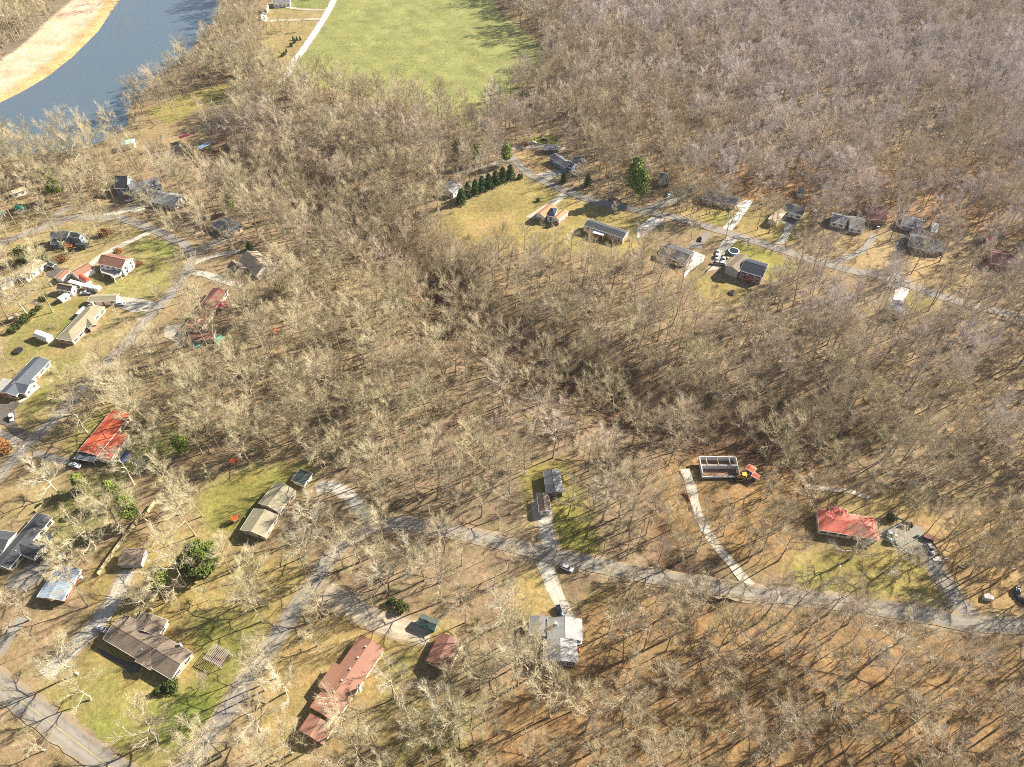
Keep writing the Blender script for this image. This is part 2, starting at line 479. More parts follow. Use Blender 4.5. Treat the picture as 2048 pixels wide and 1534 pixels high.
# surface zones painted on the ground sheet (real ground cover): polygon, colour, softness in cells
LITTER = (.365, .262, .155)
ZONES = [
    ([(-400, -300), (520, -300), (300, -20), (0, 130), (-400, 300)], (.30, .24, .17), 4),                     # far bank wood
    ([(165, -40), (320, -120), (232, 0), (200, 62), (150, 113), (100, 153), (50, 184), (0, 209), (-150, 280), (-150, 190), (0, 122), (55, 82), (95, 42), (140, 5)], (.66, .46, .33), 1),
    ([(300, -60), (236, 0), (205, 60), (155, 113), (100, 155), (50, 186), (0, 211), (-150, 285), (-150, 262), (0, 190), (60, 150), (130, 95), (185, 40), (210, 0), (262, -60)], (.58, .35, .17), 2),
    ([(690, -60), (960, -60), (1000, 30), (1090, 95), (1075, 150), (1000, 210), (935, 260), (800, 205), (600, 165), (560, 140), (600, 105), (645, 45)], (.335, .335, .12), 2),
    ([(520, 30), (668, -40), (640, 60), (590, 125), (540, 120), (520, 80)], (.40, .31, .14), 2),
    ([(560, -20), (650, -20), (655, 20), (540, 18)], (.28, .29, .10), 2),
    ([(285, 222), (370, 188), (490, 160), (480, 190), (380, 230), (340, 250)], (.36, .30, .10), 2),
    ([(240, 240), (300, 248), (420, 285), (560, 340), (540, 360), (420, 320), (340, 290), (250, 265)], (.40, .29, .16), 2),
    # west yards
    ([(0, 430), (240, 430), (390, 480), (380, 560), (310, 640), (200, 730), (120, 850), (0, 960)], (.42, .32, .155), 4),
    ([(258, 484), (330, 478), (366, 515), (345, 570), (280, 600), (215, 590), (205, 560), (275, 545), (285, 520), (250, 500)], (.37, .32, .12), 3),
    ([(270, 484), (330, 480), (355, 505), (300, 505)], (.30, .31, .09), 2),
    ([(40, 655), (100, 600), (172, 600), (160, 630), (110, 690), (60, 725), (0, 730), (0, 690)], (.34, .29, .11), 3),
    ([(110, 690), (125, 650), (140, 640), (120, 680), (108, 700)], (.20, .25, .05), 1),
    ([(60, 710), (140, 710), (165, 740), (60, 850), (38, 800), (110, 750)], (.33, .29, .10), 3),
    ([(120, 870), (220, 810), (275, 820), (250, 900), (170, 930)], (.33, .28, .09), 3),
    ([(0, 1000), (95, 900), (145, 935), (70, 1040), (0, 1060)], (.46, .345, .18), 3),
    ([(210, 900), (300, 840), (360, 850), (330, 930), (240, 950)], (.26, .24, .08), 4),
    # south-west
    ([(390, 1000), (440, 950), (600, 920), (640, 940), (560, 1000), (470, 1090), (410, 1080)], (.33, .295, .085), 4),
    ([(90, 1000), (230, 930), (260, 1000), (160, 1090), (100, 1080)], (.25, .23, .08), 4),
    ([(180, 1120), (330, 1050), (620, 1120), (560, 1260), (480, 1400), (400, 1534), (150, 1534), (60, 1400), (180, 1300)], (.42, .315, .125), 5),
    ([(80, 1390), (200, 1310), (330, 1420), (440, 1370), (450, 1420), (380, 1534), (250, 1534), (150, 1440)], (.36, .31, .105), 4),
    ([(330, 1400), (440, 1350), (450, 1440), (370, 1500), (300, 1460)], (.23, .27, .055), 4),
    ([(385, 1240), (460, 1225), (470, 1290), (400, 1330), (380, 1290)], (.30, .28, .08), 3),
    ([(450, 1260), (540, 1220), (520, 1290), (430, 1400), (420, 1340)], (.27, .26, .075), 3),
    ([(160, 1440), (250, 1420), (260, 1480), (210, 1500)], (.27, .28, .07), 3),
    ([(520, 1300), (700, 1200), (940, 1260), (840, 1330), (700, 1500), (560, 1540), (480, 1500)], (.45, .32, .14), 4),
    ([(770, 1320), (840, 1290), (840, 1340), (790, 1350)], (.27, .24, .08), 3),
    ([(780, 1390), (940, 1380), (960, 1534), (720, 1534)], (.34, .26, .105), 5),
    # south, middle
    ([(1040, 935), (1130, 915), (1180, 1000), (1195, 1115), (1110, 1110), (1070, 1060), (1050, 1020)], (.35, .29, .085), 3),
    ([(1085, 1040), (1180, 1040), (1195, 1112), (1120, 1108)], (.31, .28, .075), 3),
    ([(1160, 1190), (1230, 1170), (1250, 1320), (1160, 1345), (1165, 1240)], (.33, .285, .085), 3),
    ([(1040, 1140), (1100, 1130), (1125, 1225), (1050, 1250), (1020, 1200)], (.46, .335, .14), 3),
    ([(1390, 890), (1540, 895), (1550, 985), (1470, 1000), (1420, 1040), (1385, 980)], (.50, .27, .11), 3),
    ([(1300, 930), (1600, 900), (1700, 960), (1600, 1150), (1450, 1130), (1300, 1060)], (.39, .245, .115), 8),
    ([(1560, 1140), (1610, 1100), (1720, 1080), (1840, 1110), (1905, 1180), (1850, 1205), (1640, 1190)], (.40, .315, .11), 3),
    ([(1640, 990), (1800, 980), (1880, 1040), (1800, 1060), (1650, 1050)], (.44, .32, .14), 4),
    ([(1820, 1040), (2048, 1000), (2048, 1230), (1930, 1220), (1880, 1130)], (.47, .31, .15), 5),
    ([(1580, 1150), (1680, 1155), (1690, 1195), (1590, 1180)], (.28, .26, .07), 3),
    ([(1200, 1180), (2048, 1280), (2048, 1600), (900, 1600), (1000, 1400)], (.38, .235, .115), 8),
    # north-east estate
    ([(870, 440), (1000, 375), (1050, 350), (1100, 375), (1180, 410), (1300, 440), (1310, 500), (1000, 500), (900, 470)], (.40, .31, .115), 4),
    ([(890, 420), (1000, 380), (1040, 360), (1080, 385), (1000, 430), (900, 470)], (.39, .30, .115), 3),
    ([(930, 450), (1040, 420), (1010, 470), (940, 480)], (.45, .32, .14), 3),
    ([(1020, 300), (1090, 305), (1110, 340), (1080, 355), (1030, 318)], (.45, .31, .15), 2),
    ([(1330, 430), (1450, 400), (1620, 420), (1620, 480), (1540, 490), (1400, 460)], (.43, .32, .13), 3),
    ([(1450, 470), (1560, 505), (1600, 540), (1540, 560), (1440, 500)], (.35, .31, .085), 3),
    ([(1420, 420), (1475, 432), (1450, 455), (1420, 450)], (.34, .31, .08), 2),
    ([(1380, 540), (1500, 580), (1500, 610), (1400, 600)], (.41, .31, .11), 3),
    ([(1640, 470), (1900, 480), (1960, 580), (1800, 560), (1660, 530)], (.46, .32, .165), 4),
    ([(1800, 585), (1870, 590), (1860, 635), (1820, 625)], (.35, .285, .09), 2),
    ([(1200, 330), (2048, 300), (2048, 480), (1700, 430), (1350, 390)], (.40, .24, .115), 6),
    ([(1040, 275), (1110, 270), (1120, 290), (1045, 290)], (.30, .29, .08), 2),
]


def axis(fine0, fine1, step, far0, far1):
    a = list(np.arange(fine0, fine1 + .01, step))
    s, x = step, fine1
    while x < far1:
        s *= 1.35; x += s; a.append(x)
    s, x = step, fine0
    while x > far0:
        s *= 1.35; x -= s; a.insert(0, x)
    return np.array(a)


def blur(A, n):
    for _ in range(n):
        B = np.pad(A, 1, mode='edge')
        A = (B[:-2, 1:-1] + B[2:, 1:-1] + B[1:-1, :-2] + B[1:-1, 2:] + 2 * B[1:-1, 1:-1]) / 6
    return A


def make_ground():
    xs = axis(-560, 560, 2.4, -3500, 3500)
    ys = axis(40, 800, 2.4, -2500, 5000)
    X, Y = np.meshgrid(xs, ys)
    Z = hf(X, Y)
    C = np.empty(X.shape + (3,)); C[:] = LITTER
    # slow drift of the litter between tan and russet
    t = .5 + .5 * np.sin(X * .011 + 1.3 * np.sin(Y * .008)) * np.cos(Y * .013 + .7)
    C *= (1 + .12 * (t[..., None] - .5)) * np.array([1, 1, 1])
    C[..., 2] *= 1 - .15 * (t - .5)
    for px, col, soft in ZONES:
        m = blur(inside(X, Y, W(px)).astype(float), soft)[..., None]
        C = C * (1 - m) + np.array(col) * m
    fm = blur(inside(X, Y, W(ZONES[3][0])).astype(float), 2)
    C *= 1 + (fm * .055 * np.sin((X * .82 + Y * .57) * .38 + 1.5 * np.sin(Y * .017 + X * .011)))[..., None] * np.array((1, .7, 1))
    # gully floors: red-brown leaf mould, with the shade of the slopes painted in
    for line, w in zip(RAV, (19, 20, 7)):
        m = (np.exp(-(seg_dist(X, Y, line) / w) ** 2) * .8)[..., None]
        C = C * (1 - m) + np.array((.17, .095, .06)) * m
    C *= np.where(inside(X, Y, W(ZONES[1][0])), .84, .64)[..., None]
    ny, nx = X.shape
    me = bpy.data.meshes.new('ground')
    co = np.stack([X, Y, Z], -1).reshape(-1, 3)
    idx = np.arange(nx * ny).reshape(ny, nx)
    q = np.stack([idx[:-1, :-1], idx[:-1, 1:], idx[1:, 1:], idx[1:, :-1]], -1).reshape(-1, 4)
    me.vertices.add(len(co)); me.vertices.foreach_set('co', co.ravel())
    me.loops.add(q.size); me.loops.foreach_set('vertex_index', q.ravel().astype(np.int32))
    me.polygons.add(len(q)); me.polygons.foreach_set('loop_start', np.arange(0, q.size, 4).astype(np.int32))
    me.polygons.foreach_set('use_smooth', np.ones(len(q), bool))
    me.update(calc_edges=True)
    a = me.attributes.new('cover', 'FLOAT_COLOR', 'POINT')
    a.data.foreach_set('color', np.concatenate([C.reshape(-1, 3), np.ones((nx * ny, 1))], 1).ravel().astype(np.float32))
    m, nt, b = new_mat('ground_cover')
    N = nt.nodes.new; L = nt.links.new
    at = N("ShaderNodeAttribute"); at.attribute_name = 'cover'
    g = N("ShaderNodeNewGeometry")

    def noise(s, d=5, r=.6):
        n = N("ShaderNodeTexNoise"); n.inputs['Scale'].default_value = s; n.inputs['Detail'].default_value = d
        n.inputs['Roughness'].default_value = r
        L(g.outputs['Position'], n.inputs['Vector']); return n

    def rng_(n, f0, f1, t0, t1):
        r = N("ShaderNodeMapRange"); r.inputs['From Min'].default_value = f0; r.inputs['From Max'].default_value = f1
        r.inputs['To Min'].default_value = t0; r.inputs['To Max'].default_value = t1
        L(n.outputs['Fac'], r.inputs['Value']); return r
    a1 = rng_(noise(.05, 8, .65), .3, .7, .72, 1.26)
    a2 = rng_(noise(.5, 8, .75), .32, .68, .55, 1.38)
    a3 = rng_(noise(2.6, 4, .7), .3, .7, .70, 1.3)
    mu = N("ShaderNodeMath"); mu.operation = 'MULTIPLY'; L(a1.outputs[0], mu.inputs[0]); L(a2.outputs[0], mu.inputs[1])
    mu2 = N("ShaderNodeMath"); mu2.operation = 'MULTIPLY'; L(mu.outputs[0], mu2.inputs[0]); L(a3.outputs[0], mu2.inputs[1])
    sc_ = N("ShaderNodeVectorMath"); sc_.operation = 'SCALE'; L(at.outputs['Color'], sc_.inputs[0]); L(mu2.outputs[0], sc_.inputs['Scale'])
    # drifts of russet leaves and of pale dead grass
    hue = rng_(noise(.11, 7, .65), .45, .72, 0, .5)
    mx = N("ShaderNodeMix"); mx.data_type = 'RGBA'; L(hue.outputs[0], mx.inputs[0]); L(sc_.outputs[0], mx.inputs[6])
    tint = N("ShaderNodeVectorMath"); tint.operation = 'MULTIPLY'; L(sc_.outputs[0], tint.inputs[0]); tint.inputs[1].default_value = (1.02, .84, .72)
    L(tint.outputs[0], mx.inputs[7])
    h2 = rng_(noise(.12, 8, .75), .46, .64, 0, .75)
    mx2 = N("ShaderNodeMix"); mx2.data_type = 'RGBA'; L(h2.outputs[0], mx2.inputs[0]); L(mx.outputs[2], mx2.inputs[6])
    t2 = N("ShaderNodeVectorMath"); t2.operation = 'MULTIPLY'; L(mx.outputs[2], t2.inputs[0]); t2.inputs[1].default_value = (.74, .88, .66)
    L(t2.outputs[0], mx2.inputs[7])
    L(mx2.outputs[2], b.inputs['Base Color'])
    b.inputs['Roughness'].default_value = .95
    b.inputs['Specular IOR Level'].default_value = .1
    bp = N("ShaderNodeBump"); bp.inputs['Strength'].default_value = .55; bp.inputs['Distance'].default_value = .35
    nb = noise(1.1, 6, .7); L(nb.outputs['Fac'], bp.inputs['Height']); L(bp.outputs[0], b.inputs['Normal'])
    me.materials.append(m)
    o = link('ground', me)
    tag(o, kind='structure')


make_ground()

# river water
m, nt, b = new_mat('river_water')
b.inputs['Base Color'].default_value = (.085, .115, .14, 1)
b.inputs['Roughness'].default_value = .14
b.inputs['Specular IOR Level'].default_value = .36
N = nt.nodes.new; L = nt.links.new
g = N("ShaderNodeNewGeometry"); n1 = N("ShaderNodeTexNoise"); n1.inputs['Scale'].default_value = .5; n1.inputs['Detail'].default_value = 6
L(g.outputs['Position'], n1.inputs['Vector'])
bp = N("ShaderNodeBump"); bp.inputs['Strength'].default_value = .12; bp.inputs['Distance'].default_value = .1
L(n1.outputs['Fac'], bp.inputs['Height']); L(bp.outputs[0], b.inputs['Normal'])
M['water'] = m
vx = [(x, y, WATER_Z) for x, y in (G(-420, 420)[:2], G(330, 330)[:2], G(480, 100)[:2], G(640, -330)[:2], (-1400, 1500), (-1400, 500))]
tag(mobj('river', vx, [tuple(range(len(vx)))], m), kind='structure')


# ------------------------------------------------------------------ roads, drives
def smooth_line(pts, step=3.0):
    p = [Vector(q) for q in pts]
    out = []
    for i in range(len(p) - 1):
        p0 = p[max(i - 1, 0)]; p1 = p[i]; p2 = p[i + 1]; p3 = p[min(i + 2, len(p) - 1)]
        n = max(2, int((p2 - p1).length / step))
        for k in range(n):
            t = k / n
            out.append(.5 * ((2 * p1) + (p2 - p0) * t + (2 * p0 - 5 * p1 + 4 * p2 - p3) * t * t + (3 * p1 - p0 - 3 * p2 + p3) * t ** 3))
    out.append(p[-1])
    return out


ROADLINES = []      # (world polyline, half width)
ROADZ = [0.02]


def strip(name, pts, width, mt, z=None, wob=.35, reg=True):
    if z is None:
        ROADZ[0] += .004
        z = ROADZ[0]
    line = smooth_line([Vector(G(*p)[:2]) for p in pts])
    r = random.Random(len(line) + int(width * 10))
    vs_, fs = [], []
    for i, c in enumerate(line):
        d = (line[min(i + 1, len(line) - 1)] - line[max(i - 1, 0)]).normalized()
        nrm = Vector((-d.y, d.x))
        for sgn in (1, -1):
            e = c + nrm * sgn * (width / 2 + r.uniform(-wob, wob))
            vs_.append((e.x, e.y, z))
    for i in range(len(line) - 1):
        fs.append((2 * i, 2 * i + 1, 2 * i + 3, 2 * i + 2))
    o = mobj(name, vs_, fs, mt)
    uv = o.data.uv_layers.new(name='across')
    k_ = 0
    for i in range(len(line) - 1):
        for q_ in ((0., i), (1., i), (1., i + 1), (0., i + 1)):
            uv.data[k_].uv = (q_[0], q_[1] * .5); k_ += 1
    tag(o, kind='structure')
    if reg and width > 5.9:
        sv = []
        for i, c in enumerate(line):
            d = (line[min(i + 1, len(line) - 1)] - line[max(i - 1, 0)]).normalized()
            nrm = Vector((-d.y, d.x))
            for sgn in (1, -1):
                e = c + nrm * sgn * (width / 2 + .9 + r.uniform(-.6, .6))
                sv.append((e.x, e.y, .012 + z * .12))
        so = mobj(name + '_shoulder', sv, fs, M['shoulder'])
        u2 = so.data.uv_layers.new(name='across')
        for q_ in u2.data: q_.uv = (.5, .5)
        tag(so, kind='structure')
    if reg: ROADLINES.append(([(p.x, p.y) for p in line], width / 2))
    return o


def pad(name, pts, mt, z=None):
    if z is None:
        ROADZ[0] += .004
        z = ROADZ[0]
    vs_ = [(*G(*p)[:2], z) for p in pts]
    o = mobj(name, vs_, [tuple(range(len(vs_)))], mt)
    uv = o.data.uv_layers.new(name='across')
    for q_ in uv.data: q_.uv = (.5, .5)
    tag(o, kind='structure')
    PADS.append([v[:2] for v in vs_])
    return o


PADS = []
Zs = lambda k, l: [zp(k, *q) for q in l]
# drives first (lower), public roads on top
strip('driveway', [(88, 1352), (148, 1293), (196, 1245), (227, 1201), (249, 1157), (255, 1140)], 6.2, M['conc_drive'])
strip('driveway', [(-40, 1345), (0, 1302), (19, 1271), (47, 1236)], 5, M['asphalt'])
pad('parking_area', Zs('e', [(130, 1110), (420, 920), (640, 860), (640, 960), (540, 1130), (330, 1310), (60, 1250)]), M['asphalt'])
strip('driveway', [(640, 1180), (690, 1205), (750, 1238), (810, 1258), (862, 1268)], 8, M['gravel'])
strip('driveway', [(752, 1045), (722, 1018), (694, 990), (665, 972), (632, 980)], 6, M['conc_drive'])
strip('driveway', [(1084, 985), (1089, 1040), (1097, 1080), (1108, 1112)], 6, M['conc_drive'])
pad('parking_area', Zs('i', [(520, 900), (640, 800), (680, 860), (880, 1050), (900, 1190), (570, 1200)]), M['conc_drive'])
strip('driveway', [(1085, 1122), (1101, 1160), (1112, 1188), (1126, 1216), (1136, 1238)], 5.8, M['conc_drive'])
strip('driveway', [(1370, 938), (1378, 960), (1385, 985), (1391, 1010), (1405, 1046), (1427, 1083), (1451, 1112), (1476, 1141), (1500, 1172)], 4.2, M['conc_drive'])
strip('driveway', [(1835, 1068), (1855, 1105), (1880, 1150), (1910, 1195), (1950, 1245)], 6.6, M['asphalt'])
pad('parking_area', Zs('l', [(1010, 530), (1240, 430), (1560, 470), (1630, 700), (1560, 850), (1330, 800), (1090, 640)]), M['asphalt'])
strip('footpath', [(1608, 972), (1660, 979), (1700, 983), (1738, 996)], 2.6, M['gravel'])
pad('patio', Zs('f', [(200, 720), (420, 840), (560, 900), (800, 960), (740, 1050), (640, 1070), (540, 960), (300, 850)]), M['darkasphalt'])
# north-east drives
pad('driveway', Zs('p', [(1400, 1085), (1565, 1115), (1690, 960), (1930, 620), (1800, 590), (1640, 690), (1690, 770)]), M['white_drive'])
pad('driveway', Zs('q', [(165, 580), (245, 588), (300, 500), (335, 420), (300, 400), (205, 380), (250, 420), (245, 490)]), M['conc_drive'])
pad('patio', Zs('q', [(200, 385), (240, 320), (375, 400), (340, 425)]), M['darkasphalt'])
pad('driveway', Zs('o', [(640, 815), (560, 785), (380, 920), (70, 1112), (190, 1140), (420, 985)]), M['conc_drive'])
pad('driveway', Zs('p', [(-60, 1240), (-40, 1060), (200, 885), (410, 930), (260, 1070), (60, 1230)]), M['white_drive'])
pad('driveway', Zs('o', [(200, 570), (430, 505), (600, 530), (380, 640)]), M['conc_drive'])
pad('driveway', Zs('n', [(740, 240), (830, 190), (970, 260), (850, 400), (780, 470), (720, 640), (630, 760), (420, 800), (350, 900), (560, 620), (640, 440)]), M['conc_drive'])
pad('driveway', Zs('n', [(340, 200), (430, 100), (560, 150), (450, 260), (370, 400), (80, 400)]), M['asphalt'])
pad('patio', Zs('n', [(150, 540), (220, 440), (430, 520), (400, 620), (200, 760), (70, 900), (60, 820)]), M['white_drive'])
pad('driveway', Zs('p', [(340, 600), (480, 500), (860, 500), (840, 560), (420, 700), (0, 860), (-60, 780)]), M['asphalt'])
strip('driveway', [(1800, 562), (1797, 540), (1795, 520), (1795, 498), (1806, 470)], 4.2, M['asphalt'])
pad('driveway', Zs('x', [(870, 950), (985, 990), (930, 1110), (840, 1075)]), M['white_drive'])
strip('driveway', [(1650, 527), (1672, 524), (1702, 512), (1733, 494), (1748, 468)], 4.5, M['asphalt'])
strip('driveway', [(1010, 298), (1030, 297), (1060, 294), (1095, 292), (1130, 298)], 4, M['conc_drive'])
strip('driveway', [(905, 348), (950, 338), (990, 328), (1020, 322)], 4, M['asphalt'])
# west drives
strip('driveway', [(305, 462), (266, 480), (227, 499), (196, 516), (176, 535), (150, 552)], 4.2, M['conc_drive'])
pad('driveway', Zs('a', [(1450, 715), (1800, 750), (2080, 820), (1950, 900), (1700, 930), (1440, 830)]), M['conc_drive'])
pad('driveway', Zs('a', [(560, 440), (700, 370), (880, 360), (860, 420), (700, 500)]), M['darkasphalt'])
strip('driveway', [(388, 527), (410, 519), (437, 510), (480, 503)], 3.4, M['conc_drive'])
strip('driveway', [(388, 545), (415, 550), (444, 560), (485, 572)], 5, M['conc_drive'])
strip('driveway', [(388, 510), (410, 497), (440, 482), (466, 472)], 5.5, M['asphalt'])
strip('driveway', [(205, 432), (228, 428), (255, 421), (290, 416)], 6, M['conc_drive'])
pad('driveway', Zs('c', [(130, 1240), (290, 1200), (330, 1290), (300, 1400), (130, 1330)]), M['conc_drive'])
pad('driveway', Zs('d', [(-60, 730), (180, 650), (262, 680), (186, 770), (200, 930), (260, 1010), (420, 1056), (320, 1158), (160, 1080), (60, 960), (-60, 930)]), M['darkasphalt'])
pad('parking_area', Zs('d', [(-40, 980), (90, 1050), (290, 1150), (180, 1250), (-40, 1150)]), M['conc_drive'])
pad('driveway', Zs('d', [(420, 1290), (520, 1290), (900, 1390), (880, 1470), (700, 1440), (430, 1380)]), M['asphalt'])
pad('footpath', Zs('d', [(480, 440), (520, 470), (330, 640), (250, 680), (240, 660), (320, 610)]), M['white_drive'])
strip('driveway', [(138, 414), (124, 424), (108, 434), (96, 446)], 6, M['asphalt'])
# far yard tracks
strip('driveway', [(518, 42), (541, 42), (590, 40), (641, 38)], 5, M['gravel'])
strip('driveway', [(536, 11), (570, 14), (606, 19), (654, 20)], 5, M['gravel'])
# public roads
strip('lane', [(1018, 310), (1000, 288), (975, 262), (952, 235), (938, 214)], 5, M['darkasphalt'])
strip('gravel_road', [(700, -70), (680, -20), (668, 0), (655, 25), (630, 65), (604, 103), (588, 122), (580, 140), (560, 165)], 6, M['white_drive'])
strip('road', [(1003, 290), (1023, 315), (1032, 324), (1061, 350), (1093, 365), (1131, 382), (1172, 397), (1216, 409), (1260, 417), (1304, 426), (1348, 435),
               (1392, 447), (1450, 464), (1498, 479), (1575, 504), (1640, 525), (1700, 540), (1755, 551), (1800, 564), (1862, 586), (1933, 608), (2021, 630), (2140, 660)], 6.4, M['asphalt'])
strip('road', [(-60, 1020), (0, 950), (60, 885), (130, 820), (170, 770), (215, 725), (260, 680), (300, 630), (340, 590), (370, 550), (385, 515), (372, 492), (340, 475),
               (310, 461), (270, 446), (235, 437), (190, 436), (141, 436), (78, 458), (31, 475), (-40, 500)], 6.2, M['asphalt'])
strip('road', [(2120, 1255), (1950, 1248), (1850, 1232), (1700, 1208), (1560, 1192), (1400, 1170), (1250, 1143), (1180, 1128), (1100, 1112), (1000, 1085), (900, 1062),
               (810, 1047), (750, 1052), (700, 1076), (660, 1115), (628, 1170), (590, 1220), (550, 1280), (500, 1350), (450, 1430), (400, 1500), (340, 1590)], 6.6, M['asphalt'])
strip('road', [(-80, 1316), (0, 1372), (100, 1445), (200, 1520), (320, 1610)], 7.6, M['asphalt'])
ROADZ[0] += .004
strip('road_marking', [(-80, 1315), (0, 1371), (100, 1444), (200, 1519), (320, 1609)], .34, M['yellowline'], ROADZ[0], 0.02, False)


# ------------------------------------------------------------------ houses
METAL = {'r_red', 'r_salmon', 'r_green', 'r_mint', 'r_blue', 'r_steel', 'r_crimson', 'r_white'}
HOUSE_PX = []       # projected roof outlines with the share that shows


def window_mesh(w, h):
    k = ('win', w, h)
    if k not in CACHE:
        f = MB()
        f.box(-w / 2 - .09, w / 2 + .09, -.05, .04, -.09, 0).box(-w / 2 - .09, w / 2 + .09, -.05, .04, h, h + .09)
        f.box(-w / 2 - .09, -w / 2, -.05, .04, 0, h).box(w / 2, w / 2 + .09, -.05, .04, 0, h).box(-.03, .03, -.04, .03, 0, h)
        a = bpy.data.meshes.new('window'); a.from_pydata(f.v, [], f.f); a.materials.append(M['white'])
        p = MB().box(-w / 2, w / 2, -.02, .015, 0, h)
        c = bpy.data.meshes.new('pane'); c.from_pydata(p.v, [], p.f); c.materials.append(M['glass'])
        s = MB().box(-.19, .19, -.05, .03, -.05, h + .05)
        CACHE[k] = (a, c, s)
    return CACHE[k]


CACHE = {}


def add_window(par, x, y, z, rz, w=1.3, h=1.35, shut=None):
    a, c, s = window_mesh(w, h)
    o = link('window', a, par, (x, y, z), rz)
    link('pane', c, o)
    if shut:
        k = ('sh', w, h, shut)
        if k not in CACHE:
            me = bpy.data.meshes.new('shutter'); me.from_pydata(s.v, [], s.f); me.materials.append(M[shut]); CACHE[k] = me
        for sx in (-1, 1): link('shutter', CACHE[k], o, (sx * (w / 2 + .31), 0, 0))


